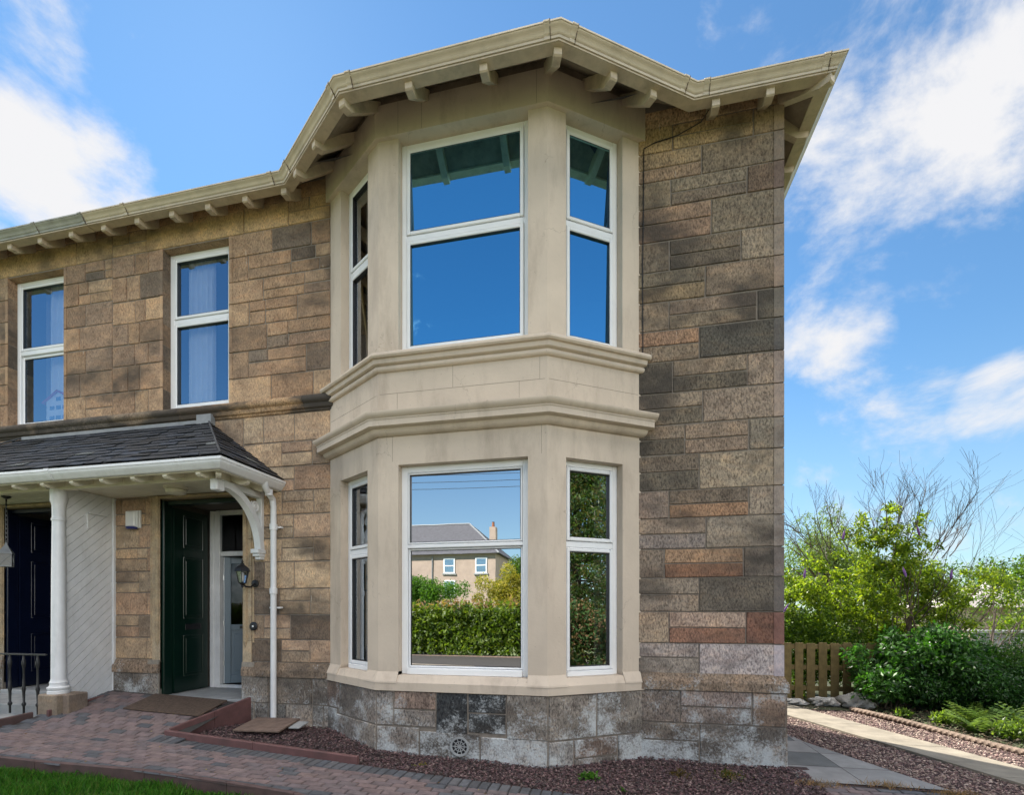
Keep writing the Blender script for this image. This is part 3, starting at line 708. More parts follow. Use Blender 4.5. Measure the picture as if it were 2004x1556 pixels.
# curtains (things hanging behind the glass)
def curtain(x0, x1, y, z0, z1, mat, label, n=9, amp=0.03, dirv=(1, 0), group=None):
    mb = MB(); N = n * 8; L = x1 - x0; o = 0; vs = []
    for i in range(N + 1):
        t = i / N; a = amp * math.sin(t * n * 2 * math.pi) + amp * .4 * math.sin(t * n * 5.1)
        px, py = x0 + L * t * dirv[0] - a * dirv[1], y + L * t * dirv[1] + a * dirv[0]
        vs += [(px, py, z0), (px, py + 0.0, z1)]
    mb.add(vs, [(2 * i, 2 * i + 2, 2 * i + 3, 2 * i + 1) for i in range(N)])
    o = mb.build('curtain', mat, None, True, origin=(x0, y, z0), fixn=False); tag(o, label, 'curtain', group); return o
curtain(-6.22, -5.74, 0.30, 4.5, 7.1, 'curtain', 'white net curtain behind the left side of the upper window over the porch', 5)
curtain(-8.98, -8.25, 0.36, 4.5, 7.1, 'curtain', 'pale curtain behind the sliding sash window at the left edge', 7)
curtain(-9.2, -8.98, 0.45, 4.5, 7.1, 'curtain_dark', 'dark taupe curtain at the left side of the sliding sash window', 3)
curtain(-3.15, -2.78, 0.02, 0.62, 3.5, 'curtain', 'pale curtain inside the narrow left ground floor bay window', 5, .02, (.83, -.55))
curtain(-3.15, -2.78, 0.02, 4.45, 7.3, 'curtain_dark', 'taupe curtain inside the narrow left upper bay window', 5, .02, (.83, -.55))
curtain(-0.15, 0.05, 0.03, 0.62, 3.5, 'curtain', 'pale curtain inside the narrow right ground floor bay window', 3, .02, (.83, .55))

# toy house on the neighbour's sill
th = thing('toy_house', (-8.62, 0.24, 4.74), 'white toy chalet with red gabled roof and blue shutters behind the left sash window', 'ornament')
x0, y0, z0 = -8.62, 0.24, 4.74
mb = MB(); mb.prism([(x0 - .25, y0 - .03, z0), (x0 + .25, y0 - .03, z0), (x0 + .25, y0 - .03, z0 + .36), (x0, y0 - .03, z0 + .5), (x0 - .25, y0 - .03, z0 + .36)], (0, .1, 0)); mb.build('body', 'toywhite', th)
mb = MB()
for s in (-1, 1): mb.prism([(x0, y0 - .06, z0 + .50), (x0 + s * .31, y0 - .06, z0 + .325), (x0 + s * .31, y0 - .06, z0 + .345), (x0, y0 - .06, z0 + .53)], (0, .16, 0))
mb.build('roof', 'red', th)
for cx, cz in ((-.13, .06), (.0, .06), (.13, .06), (-.13, .22), (0, .22), (.13, .22), (0, .36)):
    mb = MB(); mb.box(x0 + cx - .02, x0 + cx + .02, y0 - .034, y0 - .031, z0 + cz, z0 + cz + .06); mb.box(x0 + cx - .045, x0 + cx - .024, y0 - .036, y0 - .031, z0 + cz, z0 + cz + .06); mb.box(x0 + cx + .024, x0 + cx + .045, y0 - .036, y0 - .031, z0 + cz, z0 + cz + .06)
    mb.build('window', 'toyblue', th)
mb = MB(); mb.box(-9.3, -8.25, 0.19, 0.5, 4.70, 4.738); mb.build('window_board', 'white', neigh)

# ------------------------------------------------------------ eaves: gutter, soffit, rafters, roof
OUT = [(PARTY, -.48), (-4.12, -.48), (-2.83, -1.385), (-.425, -1.39), (.955, -.48), (2.39, -.48), (2.39, 3.95)]
OUTN = [(-18, -.48), (PARTY, -.48)]
GP = [(-.12, 7.225), (-.085, 7.225), (-.078, 7.292), (-.078, 7.262), (-.066, 7.272), (-.06, 7.285), (-.05, 7.31), (-.032, 7.33), (-.018, 7.342), (-.012, 7.352), (-.012, 7.362), (0.0, 7.366), (0.0, 7.392), (-.012, 7.392), (-.012, 7.375), (-.11, 7.35), (-.12, 7.385)]
GP = [(o * .88, 7.392 - (7.392 - z) * .62) for o, z in GP]
def gutter(house, path, mat, label=None, joints=()):
    mb = MB(); mb.sweep(path, GP)
    for (x, y, dx, dy) in joints:   # union brackets
        mb.sweep([(x - dx * .03, y - dy * .03), (x + dx * .03, y + dy * .03)], [(o * 1.0 + (.006 if o > -.1 else 0), z + (.004 if z > 7.3 else -.004)) for o, z in GP])
    g = mb.build('gutter', mat, house, True)
    for (x, y, dx, dy) in joints:
        for sg in (1,):
            m = MB(); cx_, cy_ = x + dx * .032 * sg, y + dy * .032 * sg
            m.sweep([(cx_ - dx * .003, cy_ - dy * .003), (cx_ + dx * .003, cy_ + dy * .003)], [(o + (.008 if o > -.1 else 0), z + (.0055 if z > 7.35 else -.006)) for o, z in GP]); m.build('gutter_seam', 'bark', g)
    if label: g['label'] = label
    mb = MB(); mb.sweep(path, [(-.108, 7.285), (-.085, 7.283), (-.085, 7.268), (-.215, 7.268), (-.215, 7.29), (-.13, 7.29), (-.13, 7.385), (-.108, 7.385)])
    mb.build('fascia', 'trim', house)
c60 = lambda a, b: ((b[0] - a[0]) / math.dist(a, b), (b[1] - a[1]) / math.dist(a, b))
jn = [(-6.6, -.48, 1, 0), (-4.27, -.48, 1, 0), (1.05, -.48, 1, 0), (2.2, -.48, 1, 0)]
for i in (1, 2, 3):
    d = c60(OUT[i], OUT[i + 1])
    L = math.dist(OUT[i], OUT[i + 1]); jn += [(OUT[i][0] + d[0] * .16, OUT[i][1] + d[1] * .16, *d), (OUT[i + 1][0] - d[0] * .14, OUT[i + 1][1] - d[1] * .14, *d)]
gutter(villa, OUT, 'gutter', None, jn)
gutter(neigh, [(-18, -.478), (PARTY - .01, -.478)], 'gutter_grey', 'weathered grey section of gutter', [(-8.2, -.478, 1, 0), (PARTY - .05, -.478, 1, 0), (-10.4, -.478, 1, 0)])
# soffit boards
def soff(house, pairs):
    mb = MB()
    for (a, b, c, d) in pairs:
        a, b, c, d = [Vector(p) for p in (a, b, c, d)]; N = 8; g = [[a.lerp(b, i / N).lerp(d.lerp(c, i / N), j / 4) for j in range(5)] for i in range(N + 1)]
        for i in range(N):
            for j in range(4): mb.quad(g[i][j], g[i + 1][j], g[i + 1][j + 1], g[i][j + 1])
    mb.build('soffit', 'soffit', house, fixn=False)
IN = [(x + ox * -.20, y + oy * -.20) for (x, y), (ox, oy) in zip(OUT, offset_dirs(OUT))]
WALLP = [(PARTY, 0), WL, LL, RR, WR, (XR, 0), (XR, 3.95)]
wz = [7.56, 7.77, 7.77, 7.77, 7.77, 7.56, 7.56]
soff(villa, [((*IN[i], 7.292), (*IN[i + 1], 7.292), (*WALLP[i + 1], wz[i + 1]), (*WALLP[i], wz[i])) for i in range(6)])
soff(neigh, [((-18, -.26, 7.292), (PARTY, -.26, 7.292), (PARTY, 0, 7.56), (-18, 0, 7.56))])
# rafter feet
def rafter(house, base, d, E, zs, zw, w=0.08):
    # base: point on the wall line, d: outward unit vector, E: reach, zs: soffit height at reach, zw: at wall
    mb = MB(); n = (-d[1], d[0])
    sl = (zw - 7.292) / max(E + .0, .01)
    b = [(-0.03, zw - .005), (E + .12, 7.277), (E + .12, 7.20), (E + .105, 7.188), (E + .0, 7.198), (-0.03, zw - (.125 if zw > 7.6 else .165))]
    b = [(o, z) for o, z in b]
    P = [(base[0] + d[0] * o - n[0] * w / 2, base[1] + d[1] * o - n[1] * w / 2, z) for o, z in b]
    mb.prism(P, (n[0] * w, n[1] * w, 0))
    mb.build('rafter_foot', 'trim', house)
x = -4.14
while x > PARTY: rafter(villa, (x, 0), (0, -1), .23, 7.292, 7.555); x -= .585
while x > -13: rafter(neigh, (x, 0), (0, -1), .23, 7.292, 7.555); x -= .585
for x in (1.16, 1.70): rafter(villa, (x, 0), (0, -1), .24, 7.292, 7.555)
rafter(villa, (XR, 0), (.707, -.707), .40, 7.292, 7.555)
for y in (.30, .78, 1.26, 1.74, 2.22, 2.7, 3.2): rafter(villa, (XR, y), (1, 0), .24, 7.292, 7.555)
E = .44
for x in (-2.03, -1.22): rafter(villa, (x, -.70), (0, -1), E, 7.292, 7.75)
bl = Vector((-.29, -.957)).normalized(); rafter(villa, LL, bl, E + .02, 7.292, 7.75)
br_ = Vector((.29, -.957)).normalized(); rafter(villa, RR, br_, E + .02, 7.292, 7.75)
nl = (-cu[1], -cu[0]); nr = (cu[1], -cu[0])
for s in (.18, .72): rafter(villa, on_l(s), nl, E, 7.292, 7.75)
for s in (.48, .98): rafter(villa, on_r(s), nr, E, 7.292, 7.75)
# main roof
mb = MB()
ridge_z = 9.25
mb.quad((-18, -.45, 7.42), (2.33, -.45, 7.42), (.2, 1.7, ridge_z), (-18, 1.7, ridge_z))
mb.add([(2.33, -.45, 7.42), (2.33, 3.9, 7.42), (.2, 1.7, ridge_z)], [(0, 1, 2)])
mb.quad((2.33, 3.9, 7.42), (-18, 3.9, 7.42), (-18, 1.7, ridge_z), (.2, 1.7, ridge_z))
ap = (-1.63, .6, 9.3)
for a, b in ((1, 2), (2, 3), (3, 4)): mb.add([(*OUT[a], 7.385), (*OUT[b], 7.385), ap], [(0, 1, 2)])
mb.build('roof', 'farroof', villa, fixn=False)
mb = MB(); mb.box(-17, -3.5, DEPTH + .01, 6.2, -.1, 7.4); mb.build('rear_wing', 'mortar', neigh)

# ------------------------------------------------------------ doorways
FLOOR = 0.455
def panel_door(mb, f, u0, u1, w, z0, z1, panels, th=.045, mi=0):
    # f local frame, front face at w
    mb.box(u0, u1, w - th, w, z0, z1, mi, xf=f)
    for (a, b, c, d) in panels:
        for k, (i, dep) in enumerate(((0, .012), (.022, .004), (.05, .010))):
            if k == 0:
                t = .018
                for q in ((a, a + t, c, d), (b - t, b, c, d), (a + t, b - t, c, c + t), (a + t, b - t, d - t, d)): mb.bbox(q[0], q[1], w + .0005, w + dep, q[2], q[3], .004, mi, (1, 1, 1), f)
            elif k == 2: mb.bbox(a + i, b - i, w + .0005, w + dep, c + i, d - i, .005, mi, (1, 1, 1), f)
def doorway(house, D, doormat, name, navy=False):
    x0, x1 = D[0], D[1]
    # stone jamb mouldings
    mb = MB()
    pal = [(0.42, .335, .225), (.39, .31, .21), (.43, .345, .24)]
    for X, s in ((x0, 1), (x1, -1)):
        z = FLOOR + .1; k = 0
        while z < 3.39:
            h = min(.37 * R.uniform(.9, 1.1), 3.40 - z); h = 3.40 - z if 3.40 - z - h < .15 else h
            c = jit(R.choice(pal), .05)
            mb.box(*sorted((X, X - s * .0)) if False else (min(X - s * .14, X), max(X - s * .14, X)), -.022, .02, z + .003, z + h - .003, 0, c)
            mb.quad((X, -.02, z + .003), (X, .16, z + .003), (X, .16, z + h - .003), (X, -.02, z + h - .003), 0, c)
            z += h
        zb = 1.28
        mb.tube([(X - s * .045, -.02, zb - .10), (X - s * .045, -.022, zb), (X - s * .045, -.022, 3.40)], [.004, .034, .034], 12, 0, jit(pal[0], .04))
        mb.tube([(X - s * .165, -.012, zb - .02), (X - s * .165, -.012, 3.46)], [.014, .014], 8, 0, jit(pal[0], .04))
        mb.box(min(X - s * .2, X - .001 * s), max(X - s * .2, X - .001 * s), -.045, .02, .05, .985, 0, jit((.28, .25, .21), .05))
    mb.box(x0 - .2, x1 + .2, -.05, .0, 3.405, 3.47, 0, pal[0]); mb.box(x0 - .2, x1 + .2, -.025, .02, 3.362, 3.40, 0, pal[1])
    mb.quad((x0, -.02, 3.36), (x1, -.02, 3.36), (x1, .2, 3.36), (x0, .2, 3.36), 0, pal[1])
    mb.build('door_surround', 'stone_soft', house)
    dm = 'navy_door' if navy else 'green_door'
    # lining of the lobby
    mb = MB()
    mb.quad((x1, .16, FLOOR), (x1, .95, FLOOR), (x1, .95, 3.36), (x1, .16, 3.36)); mb.quad((x0 - .03, .16, FLOOR), (x0 - .03, .95, FLOOR), (x0 - .03, .95, 3.36), (x0 - .03, .16, 3.36)); mb.quad((x0 - .03, .16, 3.36), (x1, .16, 3.36), (x1, .95, 3.36), (x0 - .03, .95, 3.36))
    mb.build('lobby_lining', 'plaster', house, fixn=False)
    mb = MB(); mb.bbox(x0 - .03, x1 + .03, -.06, .98, .0, FLOOR, .012); mb.build('doorstep', 'stonecast', house)
    # door frame in the door's colour
    mb = MB(); mb.bbox(x0, x0 + .045, .0, .15, FLOOR + .001, 3.34, .004); mb.bbox(x1 - .045, x1, .03, .15, FLOOR + .001, 3.34, .004); mb.bbox(x0 + .046, x1 - .046, .06, .15, 3.28, 3.34, .004)
    mb.build('door_casing', dm, house)
    # storm door leaf folded back against the left side of the lobby
    f, _ = frame((x0 + .02, .16), (x0 + .02, .84))   # outward = +x
    mb = MB(); W_ = .66; pa = (.16, .56)
    panel_door(mb, f, 0, W_, .05, FLOOR + .015, 3.26, [(pa[0], pa[1], FLOOR + .24, FLOOR + .88), (pa[0], pa[1], FLOOR + 1.13, FLOOR + 2.08), (pa[0], pa[1], FLOOR + 2.22, FLOOR + 2.72)])
    lf_ = mb.build('storm_door', dm, house)
    if not navy:
        mb = MB(); z_ = FLOOR + .96
        for q in ((.2, .52, z_, z_ + .018), (.2, .52, z_ + .075, z_ + .093), (.2, .22, z_ + .018, z_ + .075), (.5, .52, z_ + .018, z_ + .075)): mb.bbox(q[0], q[1], .051, .062, q[2], q[3], .003, 0, (1, 1, 1), f)
        mb.box(.22, .50, .051, .055, z_ + .018, z_ + .075, 0, xf=f); mb.build('letterbox', M['black'], lf_)
    else:
        mb = MB(); mb.lathe([(.02, 0), (.028, .02), (.02, .04), (.002, .045)], (0, 0, 0), 10)
        mb.v = [f(.6 + p[0], .05 + p[2], FLOOR + 1.1 + p[1]) for p in mb.v]; mb.build('handle', 'black', lf_, True)
    # second leaf, on the right side
    f2, _ = frame((x1 - .02, .84), (x1 - .02, .16))
    mb = MB(); panel_door(mb, f2, 0, W_, .05, FLOOR + .015, 3.26, [(.1, .5, FLOOR + .24, FLOOR + .88), (.1, .5, FLOOR + 1.13, FLOOR + 2.08), (.1, .5, FLOOR + 2.22, FLOOR + 2.72)])
    mb.build('storm_door', dm, house)
    # inner screen
    ys = .86
    mb = MB(); U = 'upvc'
    X0, X1 = x0 + .07, x1 - .05
    zs = 2.60
    mb.bbox(X0, X0 + .075, ys, ys + .08, FLOOR, 3.345, .006); mb.bbox(X0 + .13, X0 + .20, ys - .01, ys + .07, FLOOR, 3.345, .006); mb.bbox(X0 + .075, X0 + .13, ys + .02, ys + .07, FLOOR, 3.345, .004)
    mb.bbox(X1 - .08, X1, ys, ys + .08, FLOOR, 3.345, .006)
    mb.bbox(X0 + .2, X1 - .08, ys + .001, ys + .079, 3.27, 3.345, .006); mb.bbox(X0 + .2, X1 - .08, ys + .001, ys + .079, zs, zs + .075, .006); mb.bbox(X0 + .2, X1 - .08, ys + .0, ys + .078, FLOOR, FLOOR + .05, .006)
    df = mb.build('door_frame', 'white' if not navy else 'navy_door', house)
    mb = MB(); mb.quad((X0 + .2, ys + .04, zs + .075), (X1 - .08, ys + .04, zs + .075), (X1 - .08, ys + .04, 3.27), (X0 + .2, ys + .04, 3.27)); mb.build('pane', 'doorglass', df, fixn=False)
    # inner door, ajar
    hx, hy = X0 + .215, ys + .06; ang = rad(34) if not navy else rad(2); L_ = X1 - .1 - hx
    f3, _ = frame((hx, hy), (hx + math.cos(ang), hy + math.sin(ang)))
    mb = MB(); z0, z1 = FLOOR + .06, zs - .005; m_ = FLOOR + .98
    col = 0
    mb.bbox(0, .012, -.06, .0, z0, z1, .002, 1, (1, 1, 1), f3)
    for q in ((.012, .11, z0, z1), (L_ - .1, L_, z0, z1)): mb.bbox(q[0], q[1], -.05, .0, q[2], q[3], .005, 0, (1, 1, 1), f3)
    for q in ((.11, L_ - .1, z0, z0 + .14), (.11, L_ - .1, m_ - .05, m_ + .05), (.11, L_ - .1, z1 - .11, z1)): mb.bbox(q[0], q[1], -.049, -.001, q[2], q[3], .005, 0, (1, 1, 1), f3)
    mb.box(.11, L_ - .1, -.04, -.02, z0 + .14, m_ - .05, 0, xf=f3)
    for (a, b) in ((.16, L_ / 2 - .03), (L_ / 2 + .03, L_ - .15)): mb.bbox(a, b, -.019, -.008, z0 + .2, m_ - .11, .006, 0, (1, 1, 1), f3)
    idr = mb.build('inner_door', ['grey_door' if not navy else 'navy_door', 'upvc'], house)
    mb = MB(); mb.quad(f3(.11, -.03, m_ + .05), f3(L_ - .1, -.03, m_ + .05), f3(L_ - .1, -.03, z1 - .11), f3(.11, -.03, z1 - .11)); mb.build('pane', 'doorglass', idr, fixn=False)
    mb = MB(); mb.bbox(.24, .52, .0005, .012, m_ - .02, m_ + .025, .003, 0, (1, 1, 1), f3); mb.build('letterbox', 'black', idr)
    for z_ in (FLOOR + .35, FLOOR + 1.0, FLOOR + 1.75):
        mb = MB(); mb.bbox(-.005, .009, -.05, .008, z_, z_ + .09, .002, 0, (1, 1, 1), f3); mb.build('hinge', 'steel', idr)
    # hall
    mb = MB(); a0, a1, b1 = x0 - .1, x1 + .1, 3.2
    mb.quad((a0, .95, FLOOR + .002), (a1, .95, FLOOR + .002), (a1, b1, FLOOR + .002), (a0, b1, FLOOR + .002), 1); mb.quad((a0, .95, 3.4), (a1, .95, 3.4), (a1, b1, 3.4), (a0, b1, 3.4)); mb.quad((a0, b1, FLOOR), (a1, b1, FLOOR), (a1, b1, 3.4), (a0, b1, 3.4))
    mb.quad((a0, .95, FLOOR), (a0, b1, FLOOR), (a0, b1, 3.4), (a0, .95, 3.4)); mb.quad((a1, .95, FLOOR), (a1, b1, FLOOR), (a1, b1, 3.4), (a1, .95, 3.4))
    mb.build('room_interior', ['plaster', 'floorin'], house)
doorway(villa, D2, True, 'green')
doorway(neigh, D1, False, 'navy', True)

# doorbell
mb = MB(); mb.lathe([(.062, 0), (.062, .012), (.05, .02), (.03, .02), (.028, .012), (.0005, .012)], (-4.84, -.022, 1.49), 20, 0, axis='y', cap=False); bell = mb.build('doorbell', 'black', villa, True)
mb = MB(); mb.lathe([(.014, 0), (.014, .012), (.0005, .014)], (-4.84, -.035, 1.49), 12, 0, axis='y', cap=False); mb.build('bell_push', 'plastic', bell, True)

# ------------------------------------------------------------ porch canopy
porch = thing('porch_canopy', (PARTY, -.6, .3), 'slate roofed white timber porch canopy over the green and navy doors', 'porch')
PX0, PX1, PY = -10.28, -4.34, -1.24; EZ = 3.50; RZ = 4.42; RX0, RX1 = -9.02, -5.58
# slates in courses
def slates(mb, pts, n, wd=.28):
    # pts: eave a,b ; ridge c(near a), d(near b)
    a, b, c, d = [Vector(p) for p in pts]; nrm = (b - a).cross(c - a).normalized()
    if nrm.z < 0: nrm = -nrm
    for i in range(n):
        t0, t1 = i / n, min(1.0, (i + 1.55) / n)
        L0, R0 = a.lerp(c, t0), b.lerp(d, t0); L1, R1 = a.lerp(c, t1), b.lerp(d, t1)
        ln = (R0 - L0).length; k = max(1, int(ln / wd)); off = .5 if i % 2 else 0
        us = [0] + [(j + off) / k for j in range(0 if off else 1, k)] + [1]
        us = sorted(set(u for u in us if 0 <= u <= 1))
        for u, v in zip(us, us[1:]):
            g = .004 / max(ln, .1)
            h0 = R.uniform(.014, .026); col = jit((.012, .017, .026), .35)
            if R.random() < .03: col = (.10, .11, .11)
            ex = R.uniform(-.012, .012); dn = (L0 - L1).normalized() * ex
            A, B_, C, D_ = L0.lerp(R0, u + g) + dn, L0.lerp(R0, v - g) + dn + (L0 - L1).normalized() * R.uniform(-.006, .006), L1.lerp(R1, v - g), L1.lerp(R1, u + g)
            P = [A + nrm * h0, B_ + nrm * (h0 + R.uniform(-.003, .003)), C + nrm * .004, D_ + nrm * .004, A + nrm * (h0 - .008), B_ + nrm * (h0 - .008)]
            mb.add(P, [(0, 1, 2, 3), (0, 4, 5, 1)], 0, col)
mb = MB()
eL, eR = PX0 + .03, PX1 - .03; ey = PY + .03
front = ((eL, ey, EZ + .02), (eR, ey, EZ + .02), (RX0, -.02, RZ), (RX1, -.02, RZ))
slates(mb, front, 12)
slates(mb, ((eR, ey, EZ + .02), (eR, -.02, EZ + .02), (RX1, -.02, RZ), (RX1 + .001, -.019, RZ)), 12, .22)
slates(mb, ((eL, -.02, EZ + .02), (eL, ey, EZ + .02), (RX0, -.02, RZ), (RX0 + .001, -.021, RZ)), 12, .22)
mb.quad(*[front[i] for i in (0, 1, 3, 2)], 1)
mb.add([(eR, ey, EZ + .02), (eR, -.02, EZ + .02), (RX1, -.02, RZ)], [(0, 1, 2)], 1); mb.add([(eL, ey, EZ + .02), (eL, -.02, EZ + .02), (RX0, -.02, RZ)], [(0, 1, 2)], 1)
pr_ = mb.build('roof', ['slate', 'black'], porch, fixn=False)
for a_, b_ in (((eR, ey, EZ + .045), (RX1, -.03, RZ + .03)), ((eL, ey, EZ + .045), (RX0, -.03, RZ + .03))):
    mb = MB(); mb.tube([a_, b_], .014, 6, 0, (.03, .034, .04)); mb.build('hip_capping', 'slate', pr_, True)
mb = MB(); mb.box(RX0, RX1, -.05, -.013, RZ - .03, RZ + .035); mb.box(RX1 - .14, RX1 + .10, -.10, -.014, RZ - .06, RZ + .09)
mb.build('lead_flashing', 'lead', pr_)
PP = [(PX0, -.0), (PX0, PY), (PX1, PY), (PX1, -.0)]
mb = MB(); pg = [(-.11, 3.375), (-.075, 3.375), (-.06, 3.385), (-.04, 3.415), (-.02, 3.435), (-.012, 3.45), (-.012, 3.465), (0, 3.468), (0, 3.50), (-.014, 3.50), (-.014, 3.47), (-.1, 3.45), (-.11, 3.49)]
mb.sweep(PP, pg)
for x in (-6.9, -8.3): mb.sweep([(x - .035, PY), (x + .035, PY)], [(o + (.007 if o > -.09 else 0), z + (.004 if z > 3.42 else -.005)) for o, z in pg])
mb.build('gutter', 'white', porch, True)
mb = MB(); mb.sweep(PP, [(-.115, 3.365), (-.115, 3.48), (-.14, 3.48), (-.14, 3.365)])
mb.build('fascia', 'cream', porch)
BY = -.80
mb = MB(); mb.bbox(PX0 + .35, PX1 - .33, BY - .05, BY + .05, 3.345, 3.47, .008)
mb.bbox(PX1 - .46, PX1 - .36, BY + .05, -.02, 3.35, 3.468, .008); mb.bbox(PX0 + .36, PX0 + .46, BY + .05, -.02, 3.35, 3.468, .008)
mb.build('beam', 'cream', porch)
mb = MB(); y = BY + .05
while y < -.02: mb.bbox(PX0 + .46, PX1 - .46, y, min(y + .095, -.015), 3.405, 3.42, .003); y += .1
mb.quad((PX0 + .1, PY + .13, 3.385), (PX1 - .1, PY + .13, 3.385), (PX1 - .1, BY - .04, 3.46), (PX0 + .1, BY - .04, 3.46))
mb.quad((PX1 - .13, PY + .13, 3.385), (PX1 - .13, 0, 3.385), (PX1 - .36, 0, 3.46), (PX1 - .36, BY, 3.46))
mb.build('ceiling', 'cream', porch, fixn=False)
def prafter(base, d, E):
    mb = MB(); n = (-d[1], d[0]); w = .06
    b = [(-.02, 3.47), (E, 3.375), (E, 3.34), (E - .03, 3.32), (E - .1, 3.315), (E - .2, 3.355), (-.02, 3.40)]
    mb.prism([(base[0] + d[0] * o - n[0] * w / 2, base[1] + d[1] * o - n[1] * w / 2, z) for o, z in b], (n[0] * w, n[1] * w, 0)); mb.build('rafter_foot', 'cream', porch)
x = PX1 - .42
while x > PX0 + .3: prafter((x, BY - .05), (0, -1), .27); x -= .475
for y in (-.62, -.25): prafter((PX1 - .36, y), (1, 0), .24)
prafter((PX1 - .38, BY - .03), (.65, -.76), .30)
# column on its stone block
cx, cy = PARTY + .02, -.80
mb = MB(); zb = .585
pc = [(.125, 0), (.125, .035), (.115, .045), (.128, .065), (.128, .085), (.105, .10), (.098, .125), (.104, .15), (.092, .17), (.086, .20), (.084, .6), (.080, 1.6), (.074, 2.30), (.074, 2.34), (.083, 2.35), (.083, 2.375), (.074, 2.385), (.076, 2.55), (.088, 2.60), (.095, 2.615), (.095, 2.77)]
mb.lathe(pc, (cx, cy, zb), 28); mb.build('column', 'white', porch, True)
mb = MB(); mb.bbox(cx - .17, cx + .15, cy - .15, cy + .2, .15, zb, .015, 0, (.26, .21, .16)); mb.bbox(cx + .155, cx + .26, cy - .08, cy + .2, .15, zb + .0, .015, 0, (.2, .16, .13)); mb.build('column_base', 'stone_soft', porch)
# diagonal boarded partition between the two doors
mb = MB(); fp, _ = frame((PARTY + .045, BY + .02), (PARTY + .045, 0)); LW = .78; z0, z1 = .40, 3.40
mb.box(0, LW, -.045, -.008, z0, z1, 0, xf=fp)
bw = .095; k = -12
import itertools
def clip(poly, axis, val, keep_less):
    out = []
    for i in range(len(poly)):
        a, b = poly[i], poly[(i + 1) % len(poly)]
        ia = (a[axis] <= val) == keep_less; ib = (b[axis] <= val) == keep_less
        if ia: out.append(a)
        if ia != ib:
            t = (val - a[axis]) / (b[axis] - a[axis]); out.append(tuple(a[j] + t * (b[j] - a[j]) for j in (0, 1)))
    return out
c45, s45 = math.cos(rad(42)), math.sin(rad(42)); P0 = -3.0
t = -.8
while t < 3.5:
    q = [(-1, t - 1 * math.tan(rad(42)) + z0), (2, t + 2 * math.tan(rad(42)) + z0), (2, t + 2 * math.tan(rad(42)) + z0 + (bw - .006) / c45), (-1, t - math.tan(rad(42)) + z0 + (bw - .006) / c45)]
    for ax, v, kl in ((0, .02, False), (0, LW - .05, True), (1, z0, False), (1, z1, True)):
        if q: q = clip(q, ax, v, kl)
    if len(q) >= 3: mb.prism([fp(u, -.007, z) for u, z in q], tuple(Vector(fp(0, .010, 0)) - Vector(fp(0, 0, 0))))
    t += bw / c45
mb.bbox(LW - .05, LW, -.02, .022, z0 - .05, z1, .004, 0, (1, 1, 1), fp)
mb.build('partition', 'white', porch)
mb = MB(); mb.box(PARTY - .06, PARTY - .012, BY + .05, BY + .075, .4, 3.38); mb.box(PARTY - .06, PARTY - .012, BY - .1, -.0, 3.35, 3.372); mb.build('corner_strip', 'navy_door', porch)
mb = MB(); a, b = fp(.42, .012, 3.12), fp(.58, .012, 3.12)
mb.bbox(.34, .62, .004, .05, 3.10, 3.116, .003, 0, (1, 1, 1), fp); mb.bbox(.34, .36, .004, .02, 2.88, 3.10, .003, 0, (1, 1, 1), fp); mb.build('shelf_bracket', 'white', porch)
# curved bracket at the right-hand end
bx = -4.72
mb = MB(); T = .085
mb.bbox(bx - T / 2, bx + T / 2, -.075, -.015, 2.46, 3.37, .006)        # wall post
mb.bbox(bx - T / 2, bx + T / 2, BY - .06, -.076, 3.27, 3.35, .006)     # top arm
mb.bbox(bx - T / 2 - .01, bx + T / 2 + .01, BY - .12, BY + .02, 3.20, 3.342, .012)
N = 18; pi_, po = [], []
for i in range(N + 1):
    a_ = i / N * math.pi / 2; # quarter curve from wall low to arm front
    y_ = -.075 - (1 - math.cos(a_)) * .66; z_ = 2.56 + math.sin(a_) * .66
    pi_.append((y_, z_)); 
for i in range(N + 1):
    a_ = i / N * math.pi / 2; y_ = -.075 - .0 - (1 - math.cos(a_)) * .62 - .0; po.append((min(-.03, -.02 - (1 - math.cos(a_)) * .60 + .02 ), 2.56 + .10 + math.sin(a_) * .62))
cv = [(-.10 - (1 - math.cos(i / N * math.pi / 2)) * .68, 2.52 + math.sin(i / N * math.pi / 2) * .74) for i in range(N + 1)]
th_ = .085
P = []
for i in range(N + 1):
    a0 = cv[max(i - 1, 0)]; a1 = cv[min(i + 1, N)]; d = Vector((a1[0] - a0[0], a1[1] - a0[1])).normalized(); n = Vector((d.y, -d.x))
    P.append((cv[i], (cv[i][0] + n.x * th_, cv[i][1] + n.y * th_)))
for i in range(N):
    a, b = P[i], P[i + 1]; q = [a[0], b[0], b[1], a[1]]
    vs = [(bx - T / 2 - .006, y, z) for y, z in q] + [(bx + T / 2 + .006, y, z) for y, z in q]
    F = [(0, 1, 2, 3), (7, 6, 5, 4), (0, 4, 5, 1), (2, 6, 7, 3)]
    if i == 0: F.append((0, 3, 7, 4))
    if i == N - 1: F.append((1, 5, 6, 2))
    mb.add(vs, F)
mb.bbox(bx - T / 2 - .02, bx + T / 2 + .02, -.17, -.005, 2.50, 2.56, .006)
mb.bbox(bx - T / 2 - .01, bx + T / 2 + .01, -.14, -.005, 2.46, 2.50, .006); mb.bbox(bx - T / 2, bx + T / 2, -.10, -.005, 2.42, 2.46, .006)
bk = mb.build('bracket', 'white', porch)
mb = MB()
mb.lathe([(.075, 0), (.075, .10), (.06, .105), (.05, .095), (.035, .095), (.03, .105), (.0005, .105)], (0, 0, 0), 24)
mb.v = [(bx + .05 - p[2] if False else bx - .055 + p[2], -.20 + p[0], 3.13 + p[1]) for p in mb.v]
mb.build('rosette', 'white', bk, True)
